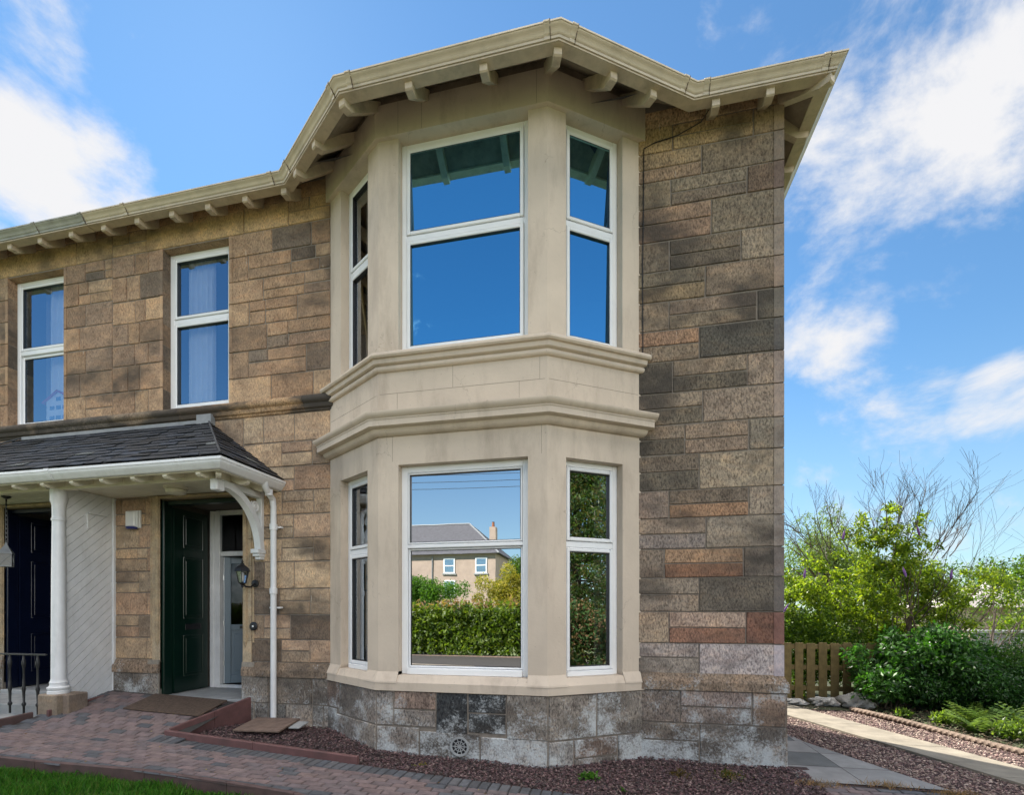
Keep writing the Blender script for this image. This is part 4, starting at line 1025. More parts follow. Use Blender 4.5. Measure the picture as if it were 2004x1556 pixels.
# downpipe
mb = MB(); px_, py_ = -4.47, -.10
mb.tube([(-4.42, -.35, 3.42), (-4.42, -.34, 3.36), (-4.44, -.26, 3.30), (-4.47, -.12, 3.24), (px_, py_, 3.14), (px_, py_, .16)], [.05, .045, .042, .042, .040, .040], 14)
for z_ in (3.30, 2.86, 1.98 - .0): mb.lathe([(.052, -.04), (.052, .04)], (px_ if z_ < 3.2 else -4.44, py_ if z_ < 3.2 else -.24, z_), 14)
for z_ in (2.86, 1.55 + .2): mb.bbox(px_ - .085, px_ + .09, py_ + .03, -.0, z_ - .012, z_ + .012, .003)
mb.build('downpipe', 'white', porch, True)
# flush ceiling light
cl = thing('ceiling_light', (-5.75, -.42, 3.405), 'round cream flush light on the porch ceiling beside the white curved bracket', 'light')
mb = MB(); mb.lathe([(.15, 0), (.15, -.03), (.13, -.035)], (-5.75, -.42, 3.404), 24); mb.build('light_base', 'cream', cl, True)
mb = MB(); mb.lathe([(.125, -.0355), (.135, -.05), (.12, -.085), (.07, -.105), (.001, -.11)], (-5.75, -.42, 3.404), 24, cap=False); mb.build('diffuser', 'cream', cl, True)
# alarm box
al = thing('alarm_box', (-6.87, -.03, 2.96), 'white alarm siren box with blue lower edge on the stone beside the green door', 'alarm box')
mb = MB(); mb.prism([(-7.0, -.025, 2.94), (-6.75, -.025, 2.94), (-6.75, -.025, 3.20), (-7.0, -.025, 3.20)], (0, -.02, 0))
mb.prism([(-6.985, -.045, 2.95), (-6.765, -.045, 2.95), (-6.765, -.045, 3.19), (-6.985, -.045, 3.19)], (0, -.03, 0)); mb.bbox(-6.95, -6.80, -.10, -.07, 2.955, 3.185, .015); mb.build('cover', 'plastic', al)
mb = MB(); mb.lathe([(.085, 0), (.07, -.03), (.001, -.035)], (-6.875, -.065, 2.952), 16, cap=False)
mb.v = [(x, min(y, -.028), z) for x, y, z in mb.v]; mb.build('strobe', 'blueplastic', al, True)
# wall lantern
wl = thing('wall_lantern', (-4.86, -.02, 2.1), 'black six sided wall lantern on the stone right of the green door', 'lantern')
lx, ly, lz = -4.85, -.24, 2.19
mb = MB(); mb.lathe([(.055, 0), (.055, .012), (.03, .02)], (lx + .03, -.015, lz - .10), 14, axis='y')
mb.tube([(lx + .03, -.03, lz - .10), (lx + .02, -.10, lz - .15), (lx, -.18, lz - .15), (lx, ly, lz - .10)], .012, 8); mb.lathe([(.004, -.17), (.018, -.155), (.012, -.135), (.03, -.12), (.05, -.10)], (lx, ly, lz), 12); mb.build('arm', 'black', wl, True)
mb = MB()
for i in range(6):
    t = i * math.pi / 3; mb.tube([(lx + .05 * math.cos(t), ly + .05 * math.sin(t), lz - .1), (lx + .085 * math.cos(t), ly + .085 * math.sin(t), lz + .06)], .006, 5)
mb.lathe([(.11, .055), (.105, .07), (.09, .10), (.05, .135), (.028, .145), (.03, .16), (.012, .17), (.016, .19), (.002, .22)], (lx, ly, lz), 6); mb.build('cage', 'black', wl)
mb = MB(); mb.lathe([(.047, -.098), (.082, .055)], (lx, ly, lz), 6, cap=False); mb.build('glass', 'lampglass', wl)
mb = MB(); mb.lathe([(.02, -.08), (.028, -.02), (.018, .03), (.002, .045)], (lx, ly, lz), 12); mb.build('bulb', 'plastic', wl, True)
# hanging lantern in the neighbour's porch
hl = thing('hanging_lantern', (-8.75, -.5, 3.41), 'grey square lantern with leaded panes hanging on a chain in front of the navy door', 'lantern')
hx, hy = -8.66, -.50
mb = MB(); mb.lathe([(.06, 0), (.055, -.02), (.02, -.04)], (hx, hy, 3.404), 14); z_ = 3.36; k = 0
while z_ > 2.72: mb.bbox(hx - (.012 if k % 2 else .005), hx + (.012 if k % 2 else .005), hy - (.005 if k % 2 else .012), hy + (.005 if k % 2 else .012), z_ - .036, z_, .003); z_ -= .032; k += 1
mb.build('chain', 'black', hl)
mb = MB()
mb.lathe([(.115, .0), (.105, .025), (.045, .10), (.025, .13), (.01, .17)], (hx, hy, 2.55), 4); mb.lathe([(.105, 0), (.105, .015)], (hx, hy, 2.36), 4)
for i in range(4):
    t = i * math.pi / 2; mb.tube([(hx + .098 * math.cos(t), hy + .098 * math.sin(t), 2.37), (hx + .098 * math.cos(t), hy + .098 * math.sin(t), 2.56)], .007, 5)
    t2 = t + math.pi / 2; A = (hx + .098 * math.cos(t), hy + .098 * math.sin(t)); B_ = (hx + .098 * math.cos(t2), hy + .098 * math.sin(t2))
    for za, zb_ in ((2.38, 2.55), (2.55, 2.38)): mb.tube([(*A, za), (*B_, zb_)], .003, 4)
mb.build('cage', 'lead', hl)
mb = MB(); mb.lathe([(.09, 0), (.09, .18)], (hx, hy, 2.372), 4, cap=False); mb.build('glass', paint('frosted_pane', (.16, .16, .15), .4), hl)
# black cable along the right wall
mb = MB(); mb.tube([(0.42, -.02, 4.7), (.415, -.022, 5.6), (.425, -.02, 6.6), (.43, -.022, 7.17), (.55, -.025, 7.21), (.8, -.03, 7.24), (1.05, -.1, 7.28), (1.1, -.3, 7.22)], .006, 5); mb.build('cable', 'black', villa, True)

# neighbour's step, railing, pot
mb = MB(); mb.bbox(-9.6, PARTY - .32, -.78, -.06, .0, .40, .015); mb.bbox(-9.6, PARTY - .32, -1.05, -.785, .0, .26, .015); mb.build('step', 'stonecast', neigh)
rl = thing('iron_railing', (-8.3, -.9, .3), 'black cast iron railing with turned balusters left of the white column', 'railing')
mb = MB(); mb.bbox(-9.6, PARTY - .07, -.905, -.875, 1.10, 1.125, .004); mb.build('top_rail', 'black', rl)
for i in range(8):
    x = PARTY - .22 - i * .245
    mb = MB(); mb.lathe([(.014, 0), (.014, .10), (.026, .12), (.026, .14), (.014, .16), (.018, .30), (.026, .34), (.018, .38), (.013, .50), (.013, .62), (.022, .66), (.026, .70), (.018, .74), (.012, .80)], (x, -.89, .30), 10); mb.build('baluster', 'black', rl, True)
pt = thing('flower_pot', (-8.95, -1.1, .28), 'small dark flower pot with yellow flower at the bottom left by the railing', 'plant pot')
mb = MB(); mb.lathe([(.09, 0), (.13, .16), (.14, .165), (.14, .2), (.12, .2)], (-8.95, -1.1, .28), 16); mb.build('pot', 'terracotta', pt, True)

# ------------------------------------------------------------ numpy vegetation helpers
def np_mesh(name, V, F, C, mat, parent=None, origin=(0, 0, 0), smooth=False):
    n = len(F); k = F.shape[1]; me = bpy.data.meshes.new(name)
    org = np.array(base_of(parent) if parent is not None else origin, dtype=np.float32)
    me.vertices.add(len(V)); me.vertices.foreach_set('co', (V - org).astype(np.float32).ravel())
    me.loops.add(n * k); me.loops.foreach_set('vertex_index', F.astype(np.int32).ravel())
    me.polygons.add(n); me.polygons.foreach_set('loop_start', np.arange(0, n * k, k, dtype=np.int32)); me.polygons.foreach_set('loop_total', np.full(n, k, dtype=np.int32))
    me.materials.append(M[mat]); ca = me.color_attributes.new('Col', 'FLOAT_COLOR', 'CORNER')
    cc = np.ones((n, k, 4), dtype=np.float32); cc[:, :, :3] = C[:, None, :]; ca.data.foreach_set('color', cc.ravel())
    me.update(calc_edges=True); me.validate()
    ob = bpy.data.objects.new(name, me); COL.objects.link(ob)
    if parent is not None: ob.parent = parent
    else: ob.location = origin
    return ob
def unit(n):
    v = NR.normal(size=(n, 3)); return v / np.linalg.norm(v, axis=1, keepdims=True)
def leaf_arrays(P, size, aspect=0.45, droop=0.3, up=0.4, sv=0.3):
    n = len(P); d = unit(n); d[:, 2] -= droop; d /= np.linalg.norm(d, axis=1, keepdims=True)
    nr = unit(n); nr[:, 2] += up; s = np.cross(d, nr); s /= np.linalg.norm(s, axis=1, keepdims=True) + 1e-9
    nn_ = np.cross(s, d); L = size * (1 + NR.uniform(-sv, sv, (n, 1))); W_ = L * aspect / 2
    b = P; t = P + d * L; m = P + d * L * 0.45 - nn_ * L * 0.06
    V = np.stack([b, m + s * W_ + nn_ * L * .07, t, m - s * W_ + nn_ * L * .07], 1).reshape(-1, 3)
    return V, np.arange(n * 4).reshape(n, 4)
def colours(n, pal, v=0.25):
    pal = np.array(pal); c = pal[NR.integers(0, len(pal), n)]; k = 1 + NR.uniform(-v, v, (n, 1)); return np.clip(c * k, 0, 1)
def blob_points(centres, radii, n, shell=0.6, sq=(1, 1, 1)):
    centres = np.array(centres); radii = np.array(radii); w = radii ** 2; i = NR.choice(len(centres), n, p=w / w.sum())
    d = unit(n); r = radii[i] * (shell + (1 - shell) * NR.uniform(0, 1, n) ** .5) * NR.uniform(.75, 1.12, n)
    return centres[i] + d * r[:, None] * np.array(sq)
def clumps(c, rx, ry, rz, n, rr=(.25, .5)):
    d = unit(n) * (NR.uniform(.35, 1, (n, 1))) * np.array([rx, ry, rz]); return np.array(c) + d, NR.uniform(rr[0], rr[1], n)
def branch(mb, p, d, L, r, depth, tips, kids=(2, 4), bend=.25, up=.12, seg=5, spread=.6, minr=.002, shrink=(.55, .8)):
    p = Vector(p); d = Vector(d).normalized(); pts = [p.copy()]; rs = [r]
    for i in range(seg):
        d = (d + Vector((R.uniform(-bend, bend), R.uniform(-bend, bend), R.uniform(-bend, bend) + up)) * .5).normalized(); p = p + d * L / seg
        pts.append(p.copy()); rs.append(max(minr, r * (1 - .45 * (i + 1) / seg)))
    mb.tube(pts, rs, 6 if r > .02 else 4, cap=False)
    tips.append((pts[-1], depth))
    if depth > 0:
        for _ in range(R.randint(*kids)):
            k = R.randint(1, seg); q = pts[k]; dd = (d + Vector((R.uniform(-1, 1), R.uniform(-1, 1), R.uniform(-.4, .8))) * spread).normalized()
            branch(mb, q, dd, L * R.uniform(*shrink), rs[k] * .6, depth - 1, tips, kids, bend, up, seg, spread, minr, shrink)
def tree(name, base, trunk_h, r, crown_c, crown_r, ncl, nleaf, size, pal, label, cat='tree', mat='leaf', lean=(0, 0), rr=(.3, .6), aspect=.45, group=None, v=.3, droop=.3, shell=.45):
    t = thing(name, base, label, cat, group); mb = MB(); tips = []
    top = (base[0] + lean[0], base[1] + lean[1], base[2] + trunk_h)
    mb.tube([base, ((base[0] + top[0]) / 2 + .05, (base[1] + top[1]) / 2, (base[2] + top[2]) / 2), top], [r, r * .8, r * .55], 9, cap=False)
    cc, cr = clumps(crown_c, *crown_r, ncl, rr)
    for k in range(min(len(cc), 26)):
        a = Vector(top).lerp(Vector(base), R.uniform(0, .35)); b = Vector(cc[k]); m = a.lerp(b, .5) + Vector((R.uniform(-.2, .2), R.uniform(-.2, .2), R.uniform(0, .3)))
        mb.tube([a, m, b], [r * .4, r * .22, r * .06], 5, cap=False)
    mb.build('trunk', 'bark', t, True, fixn=False)
    P = blob_points(cc, cr, nleaf, shell); P = P[P[:, 2] > base[2] + .02]
    V, F = leaf_arrays(P, size, aspect, droop); np_mesh('crown', V, F, colours(len(F), pal, v), mat, t)
    return t

GREEN = [(.06, .12, .02), (.07, .13, .02), (.09, .15, .025), (.045, .085, .02)]
YGREEN = [(.15, .22, .02), (.19, .26, .03), (.11, .17, .02), (.24, .29, .04)]
LAUREL = [(.035, .10, .018), (.05, .14, .022), (.075, .18, .03), (.022, .06, .012)]

# ------------------------------------------------------------ ground
mb = MB()
xs = [-400, -120, -40, -20, -12, -9, -7.4, -6, -5.2, -4, -2.7, -1, 0, 2, 5, 12, 30, 120, 400]; ys = [-400, -120, -70, -45, -30, -22, -16, -12, -6, -2, 0, 2, 5, 12, 30, 120, 400]
def terr(x, y):
    z = gz(x) - .14
    if y < -16: z += min(1, (-16 - y) / 34) ** 1 * 2.2      # the ground rises across the road
    if y > 8: z -= min(1, (y - 8) / 20) * 1.5
    return z
for i in range(len(xs) - 1):
    for j in range(len(ys) - 1):
        a, b, c, d = xs[i], xs[i + 1], ys[j], ys[j + 1]; mb.quad((a, c, terr(a, c)), (b, c, terr(b, c)), (b, d, terr(b, d)), (a, d, terr(a, d)))
tag(mb.build('ground', 'fieldgrass', None, fixn=False), kind='structure')
# front drive: pale gravel in front of the lawn, where sunlight falls
mb = MB(); mb.quad((-9, -9.3, gz(-9) - .08), (12, -9.3, gz(8) - .08), (12, -5.2, gz(8) - .08), (-9, -5.2, gz(-9) - .08)); tag(mb.build('drive', 'concrete', None, fixn=False), kind='structure')

mb = MB(); mb.quad((-14, -12.6, .20), (8, -12.6, .04), (8, -9.31, -.05), (-14, -9.31, .19)); tag(mb.build('hedge_bed', 'joint', None, fixn=False), kind='structure')
LAWN = [(-14, -2.42), (-6.05, -2.34), (-4.4, -2.18), (-2.72, -2.25), (-1.8, -2.6), (-.6, -3.3), (1, -4.6)]
def ylawn(x): return float(np.interp(x, [p[0] for p in LAWN], [p[1] for p in LAWN]))
def ybed(x): return float(np.interp(x, [-5.2, -2.62, -.17, 2.0], [-1.10, -1.27, -1.45, -1.62]))
# path: joint bed sheet plus blocks
def inpath(x, y):
    if x < -7.36 or x > 4.2: return False
    if y < ylawn(x) + .02: return False
    if y > -.06: return False
    if x > -5.22 and x < 2.05: return y < ybed(x) - .01
    if x >= 2.05: return y < -.42 - (x - 2.05) * .12
    return True
mb = MB(); pm = MB()
def pv(x0, x1, y0, y1, col, h=.0):
    g = .0055; q = [(x0 + g, y0 + g), (x1 - g, y0 + g), (x1 - g, y1 - g), (x0 + g, y1 - g)]; b = .006
    cxx, cyy = (x0 + x1) / 2, (y0 + y1) / 2; dz = R.uniform(-.0025, .0025)
    T = [(x + (b if x < cxx else -b), y + (b if y < cyy else -b), pz(x, y) + dz) for x, y in q]; B_ = [(x, y, pz(x, y) - .012 + dz) for x, y in q]
    pm.add(T + B_, [(0, 1, 2, 3), (0, 4, 5, 1), (1, 5, 6, 2), (2, 6, 7, 3), (3, 7, 4, 0)], 0, col)
PV = [(.152, .110, .106), (.145, .105, .103), (.138, .104, .104), (.16, .117, .11), (.125, .10, .102)]
GR = [(.072, .075, .084), (.062, .066, .075), (.082, .083, .09)]
row = 0; y = -6.0
while y < -.06:
    x = -7.4 + (row % 2) * .1 + R.uniform(-.01, .01)
    while x < 4.2:
        if inpath(x + .1, y + .05):
            edge_l = y + .05 < ylawn(x + .1) + .14
            near_bed = (-5.25 < x + .1 < 2.05) and y > ybed(x + .1) - .26
            near_left = x < -7.2 or (x < -5.1 and y > -1.2 and x > -5.32) or (2.05 < x and y > -.42 - (x - 2.05) * .12 - .13)
            if not near_bed:
                c = R.choice(GR) if (edge_l or near_left or R.random() < .07) else R.choice(PV)
                pv(x, x + .2, y, y + .1, jit(c, .06))
        x += .2
    y += .1; row += 1
x = -5.3
while x < 2.1:      # dark soldier course beside the slate bed
    yb = ybed(x + .05); pv(x, x + .1, yb - .235, yb - .02, jit(R.choice(GR), .10)); x += .1
tag(pm.build('path', 'paver', None, fixn=False), kind='structure')
xs2 = np.append(np.arange(-7.4, 4.4, .4), 4.4)[:-1]
for a in xs2:
    for yy in np.arange(-6.25, 0.0, .1):
        if not inpath(a + .2, yy + .05) and not inpath(a + .05, yy + .02) and not inpath(a + .35, yy + .08): continue
        yt = min(yy + .1, -.02)
        if -5.22 < a < 2.0: yt = min(yt, ybed(a) - .01, ybed(a + .4) - .01)
        yb0 = max(yy, ylawn(a) + .01); yb1 = max(yy, ylawn(a + .4) + .01)
        if yt <= yb0: continue
        mb.quad((a, yb0, pz(a, yb0) - .013), (a + .4, yb1, pz(a + .4, yb1) - .013), (a + .4, yt, pz(a + .4, yt) - .013), (a, yt, pz(a, yt) - .013))
tag(mb.build('path_joints', 'joint', None, fixn=False), kind='structure')
# slate bed ground
mb = MB()
for a in np.arange(-5.2, 2.2, .2):
    mb.quad((a, ybed(a), gz(a) - .03), (a + .2, ybed(a + .2), gz(a + .2) - .03), (a + .2, .1, gz(a + .2) + .0), (a, .1, gz(a) + .0))
tag(mb.build('bed_soil', 'bed', None, fixn=False), kind='structure')

n = 260; X = NR.uniform(-7.2, 3.5, n); Yy = NR.uniform(-3.2, -.1, n); ok = np.array([inpath(a, b) for a, b in zip(X, Yy)]); X, Yy = X[ok], Yy[ok]
P_ = np.stack([X, Yy, np.array([pz(a, b) + .006 for a, b in zip(X, Yy)])], 1)
# lawn
mb = MB()
for a in np.arange(-14, 1, .5):
    mb.quad((a, -9.25, gz(a) - .115), (a + .5, -9.25, gz(a + .5) - .115), (a + .5, ylawn(a + .5) - .03, gz(a + .5) - .115), (a, ylawn(a) - .03, gz(a) - .115))
tag(mb.build('lawn', 'fieldgrass', None, fixn=False), kind='structure')
def grass(name, n, fx, fy, zf, h=(.03, .07), pal=None, label=None, w=.004):
    x = NR.uniform(*fx, n * 2); y = NR.uniform(*fy, n * 2); ok = zf(x, y) > -50; x, y = x[ok][:n], y[ok][:n]; z = zf(x, y); n = len(x)
    # clumping
    hh = NR.uniform(*h, n) * (1 + .5 * np.sin(x * 7 + 1.3 * np.sin(y * 9)) * np.sin(y * 8)); a = NR.uniform(0, 2 * np.pi, n); le = NR.uniform(.1, .7, n) * hh; b = NR.uniform(0, 2 * np.pi, n)
    dx, dy = np.cos(a) * w, np.sin(a) * w; P = np.stack([x, y, z], 1)
    m = P + np.stack([np.cos(b) * le * .35, np.sin(b) * le * .35, hh * .6], 1); t = P + np.stack([np.cos(b) * le, np.sin(b) * le, hh], 1)
    o = np.stack([dx, dy, 0 * dx], 1); V = np.stack([P - o, P + o, m + o * .7, t, m - o * .7], 1).reshape(-1, 3); F = np.arange(n * 5).reshape(n, 5)
    ob = np_mesh(name, V, F, colours(n, pal, .3), 'blade'); tag(ob, label, 'grass', None, 'stuff'); return ob
GP_ = [(.04, .14, .015), (.055, .19, .02), (.075, .22, .025), (.11, .18, .04), (.035, .11, .015)]
yl = np.vectorize(ylawn); gzv = np.vectorize(gz)
grass('grass', 60000, (-7.6, -1.2), (-3.6, -2.2), lambda x, y: np.where(y < yl(x) - .035, gzv(x) - .115, -100), (.035, .085), GP_, 'green lawn grass at the bottom left below the brick path')
V, F = leaf_arrays(P_, .035, .5, 0, 3); V[:, 2] = np.maximum(V[:, 2] * .25 + np.repeat(P_[:, 2], 4) * .75, np.repeat(P_[:, 2], 4) - .002)
tag(np_mesh('fallen_leaves', V, F, colours(len(F), [(.20, .13, .05), (.12, .07, .03), (.30, .24, .10), (.10, .12, .04)], .3), 'leaf_dull'), 'small dead leaves and petals scattered on the brick paving', 'leaves', None, 'stuff')
# kerb boards of the lawn
def edge_board(name, p, q, zt, h, w, mat, label, group=None):
    o = thing(name, (*p, zt(p) - h), label, 'edging board', group); f, l = frame(p, q); 
    mb = MB(); 
    P = []
    za, zb = zt(p), zt(q)
    vs = [f(0, 0, za - h), f(l, 0, zb - h), f(l, 0, zb), f(0, 0, za), f(0, -w, za - h), f(l, -w, zb - h), f(l, -w, zb), f(0, -w, za)]
    return vs, l
def board_thing(name, p, q, za, zb, h, w, mat, label, cat, group=None, bev=.008):
    f, l = frame(p, q); mb = MB(); n = max(1, int(l / .3)); N0 = []
    prof = [(0, -h), (0, -bev), (-bev, 0), (-w + bev, 0), (-w, -bev), (-w, -h)]
    for i in range(n + 1):
        t = i / n; z = za + (zb - za) * t
        for o, dz in prof: mb.v.append(f(.003 + (l - .006) * t, o, z + dz))
    k = len(prof)
    for i in range(n):
        for j in range(k): mb.f.append((i * k + j, (i + 1) * k + j, (i + 1) * k + (j + 1) % k, i * k + (j + 1) % k)); mb.mi.append(0); mb.c.append((1, 1, 1))
    mb.f.append(tuple(range(k))); mb.f.append(tuple(n * k + j for j in range(k))[::-1]); mb.mi += [0, 0]; mb.c += [(1, 1, 1)] * 2
    o = mb.build(name, mat, None, origin=(*p, za - h)); tag(o, label, cat, group); return o
pts_l = [(-9.2, -2.40), (-6.95, -2.36), (-5.6, -2.30), (-4.4, -2.18), (-3.45, -2.20), (-2.72, -2.25), (-1.8, -2.6), (-.6, -3.3)]
names_l = ['brown edging board of the lawn off the bottom left corner', 'brown lawn edging board nearest the left edge of the photo', 'brown lawn edging board, second from the left edge', 'brown lawn edging board below the red bed edging corner', 'brown lawn edging board meeting the bottom edge of the photo', 'brown lawn edging board past the bottom edge', 'brown lawn edging board furthest right']
for i in range(len(pts_l) - 1):
    p, q = pts_l[i], pts_l[i + 1]; board_thing('edging_board', p, q, gz(p[0]) + .012, gz(q[0]) + .012, .2, .045, 'edging_brown', names_l[i], 'edging board', 'edging boards along the lawn')
# red edging of the slate bed
A = (-5.24, -1.12); mid = (-3.95, -1.20); Bq = (-2.60, -1.29)
board_thing('edging_board', A, mid, .255, .20, .2, .05, 'edging', 'red front edging board of the slate bed, left length by the corner', 'edging board', 'red edging boards of the slate bed')
board_thing('edging_board', mid, Bq, .20, .145, .2, .05, 'edging', 'red front edging board of the slate bed, right length in front of the bay', 'edging board', 'red edging boards of the slate bed')
m2 = (-5.02, -.55)
board_thing('edging_board', (-5.20, -1.065), m2, .27, .385, .4, .045, 'edging', 'red side board of the ramp, front length', 'edging board', 'red edging boards of the slate bed')
board_thing('edging_board', m2, (-4.86, -.04), .385, .50, .5, .045, 'edging', 'red side board of the ramp, length against the stone wall', 'edging board', 'red edging boards of the slate bed')
# left edging of the path
board_thing('edging_board', (-7.52, -2.0), (-7.44, -1.0), .30, .36, .3, .045, 'edging_brown', 'brown edging board left of the path below the railing', 'edging board', 'brown edging boards by the white column')
board_thing('edging_board', (-7.20, -.99), (-7.12, -.05), .39, .50, .3, .045, 'edging', 'brown edging board left of the path in front of the white partition', 'edging board', 'brown edging boards by the white column')
# doormat
f, l = frame((-6.42, -.62), (-5.22, -.62)); mb = MB()
mb.bbox(0, 1.22, -.52, 0, 0, .022, .008); mb.v = [(p_[0] - 6.42, p_[1] - .12 if False else p_[1] - .1, pz(p_[0] - 6.42, p_[1] - .1) + .004 + p_[2]) for p_ in mb.v]
tag(mb.build('doormat', 'mat', None, origin=(-5.8, -.4, .4)), 'dark brown coir doormat on the paving before the green door', 'doormat')
# slate chips
def chips(name, X, Y, Zv, size, pal, label):
    n = len(X); c = np.stack([X, Y, Zv], 1); a = unit(n); a[:, 2] *= .35; a /= np.linalg.norm(a, axis=1, keepdims=True); b = np.cross(a, unit(n) * np.array([.35, .35, 1])); b /= np.linalg.norm(b, axis=1, keepdims=True) + 1e-9; nn_ = np.cross(a, b); nn_ *= np.sign(nn_[:, 2:3] + 1e-9)
    s = size * NR.uniform(.5, 1.3, (n, 1)); t = s * .22
    q = [c + a * s, c + b * s * NR.uniform(.5, .9, (n, 1)), c - a * s * NR.uniform(.6, 1, (n, 1)), c - b * s * NR.uniform(.5, .9, (n, 1))]
    T = [p + nn_ * t for p in q]; V = np.stack(q + T, 1).reshape(-1, 3); i = np.arange(n)[:, None] * 8
    F = np.concatenate([i + np.array([4, 5, 6, 7]), i + np.array([0, 1, 5, 4]), i + np.array([1, 2, 6, 5]), i + np.array([2, 3, 7, 6]), i + np.array([3, 0, 4, 7])])
    C = colours(n, pal, .3); ob = np_mesh(name, V, F, np.tile(C, (5, 1)), 'chips'); return tag(ob, label, 'gravel', None, 'stuff')
PLUM = [(.10, .052, .055), (.08, .044, .047), (.12, .068, .068), (.06, .038, .042), (.17, .12, .11), (.045, .035, .032)]
n = 26000; X = NR.uniform(-5.18, 2.1, n); Yy = NR.uniform(-1.65, -.0, n); yb = np.vectorize(ybed)(X)
inb = (X > WL[0] - .02) & (X < WR[0] + .02) & (Yy > np.interp(X, [WL[0] - .02, LL[0], RR[0], WR[0] + .02], [0, -.70, -.70, 0])); ok = (Yy < -.05) & (Yy > yb + .005) & ~inb & (X > np.interp(Yy, [-1.1, 0], [-5.14, -4.80]))
X, Yy, yb = X[ok], Yy[ok], yb[ok]; lump = .012 * np.sin(X * 6) * np.sin(Yy * 9) + NR.uniform(0, .018, len(X)); zz = gzv(X) - .022 + (Yy - yb) / (0 - yb + .01) * .03 + lump
chips('slate_chippings', X, Yy, zz, .017, PLUM, 'plum slate chippings in the bed at the foot of the bay window')

# ------------------------------------------------------------ right-hand side: slabs, gravel, concrete strip
def lx_at(p, q, y): return p[0] + (q[0] - p[0]) * (y - p[1]) / (q[1] - p[1])
sA, sB = (2.45, 1.75), (3.25, -.28)     # outer edge of slabs
cA, cB = (2.93, 3.25), (4.08, -.10)     # near edge of concrete strip
dA, dB = (3.65, 3.25), (4.72, -.10)     # far edge
rA, rB = (4.20, 3.85), (5.05, 1.05)     # rope edging
zr = -.075
mb = MB(); k = 0; y = -.42
while y < 3.5:
    y2 = y + .60
    for (a0, a1) in ((XR + .06, None),):
        xe0, xe1 = lx_at(sA, sB, y), lx_at(sA, sB, y2)
        m0 = min(XR + .06 + .6, xe0 - .1); c = jit((.22, .215, .21) if k % 2 else (.19, .187, .183), .06); c2 = jit((.12, .123, .123) if k % 2 else (.21, .205, .20), .08)
        if xe1 > XR + .15:
            mb.add([(XR + .06, y + .006, zr + .012), (m0 - .004, y + .006, zr + .012), (m0 - .004, y2 - .006, zr + .012), (XR + .06, y2 - .006, zr + .012)], [(0, 1, 2, 3)], 0, c2)
            if xe0 > m0 + .05: mb.add([(m0 + .004, y + .006, zr + .012), (xe0, y + .006, zr + .012), (max(xe1, m0 + .01), y2 - .006, zr + .012), (m0 + .004, y2 - .006, zr + .012)], [(0, 1, 2, 3)], 0, c)
    y = y2; k += 1
tag(mb.build('slab_path', 'slab', None, fixn=False), kind='structure')
mb = MB(); mb.quad((XR + .03, -.45, zr), (9, -.45, zr), (9, 8.0, zr), (XR + .03, 8, zr)); tag(mb.build('side_ground', 'bed', None, fixn=False), kind='structure')
def ext(p, q, y0, y1): return (lx_at(p, q, y0), y0), (lx_at(p, q, y1), y1)
mb = MB(); ys_ = [-1.6, .1, 1.35, 2.6, 4.3]
for a, b in zip(ys_, ys_[1:]):
    P = [(lx_at(cA, cB, a + .006), a + .006), (lx_at(dA, dB, a + .006), a + .006), (lx_at(dA, dB, b - .006), b - .006), (lx_at(cA, cB, b - .006), b - .006)]
    mb.prism([(x, y, zr + .006) for x, y in P], (0, 0, .03))
tag(mb.build('concrete_path', 'concrete', None), kind='structure')
n = 50000; Yy = NR.uniform(-1.6, 4.3, n); X = NR.uniform(1.98, 6.2, n); f1 = sA[0] + (sB[0] - sA[0]) * (Yy - sA[1]) / (sB[1] - sA[1]); f2 = cA[0] + (cB[0] - cA[0]) * (Yy - cA[1]) / (cB[1] - cA[1]); f3 = dA[0] + (dB[0] - dA[0]) * (Yy - dA[1]) / (dB[1] - dA[1]); f4 = rA[0] + (rB[0] - rA[0]) * (Yy - rA[1]) / (rB[1] - rA[1])
ok = ((X > np.maximum(f1, XR + .05)) & (X < f2) & ~((X < 4.2) & (Yy < -.5))) | ((X > f3) & (X < f4))
chips('gravel', X[ok], Yy[ok], zr + NR.uniform(0, .016, ok.sum()), .015, [(.26, .17, .15), (.20, .12, .11), (.34, .25, .2), (.14, .085, .08), (.42, .33, .27)], 'pinkish slate gravel strips beside the concrete path at right')
# rope-top edging
mb = MB(); L = math.dist(rA, rB) + 1.4; d = Vector((rB[0] - rA[0], rB[1] - rA[1], 0)).normalized(); p0 = Vector((*rA, zr + .05)); N = 260; Q = 12; side = Vector((-d.y, d.x, 0))
for i in range(N + 1):
    u = i / N * L; c = p0 + d * u + Vector((0, 0, .012 * math.sin(u * 2.1))) + side * .02 * math.sin(u * 1.3)
    for j in range(Q):
        t = 2 * math.pi * j / Q; rr = .040 + .007 * math.sin(3 * t + u * 75); mb.v.append(tuple(c + side * math.cos(t) * rr + Vector((0, 0, 1)) * math.sin(t) * rr))
for i in range(N):
    for j in range(Q): mb.f.append((i * Q + j, i * Q + (j + 1) % Q, (i + 1) * Q + (j + 1) % Q, (i + 1) * Q + j)); mb.mi.append(0); mb.c.append((1, 1, 1))
tag(mb.build('rope_edging', 'rope', None, True, origin=(*rA, zr)), 'long brown twisted rope shaped edging beside the sunlit gravel', 'garden edging')
# planting soil
mb = MB()
mb.quad((rA[0], rA[1], zr + .02), (rB[0] + .5, rB[1] - 1.6, zr + .02), (16, -.6, zr + .1), (16, 9, zr + .1)); mb.quad((2.0, 4.0, zr + .01), (rA[0], rA[1], zr + .02), (16, 9, zr + .1), (2.0, 9, zr + .05))
tag(mb.build('garden_soil', 'earth', None, fixn=False), kind='structure')

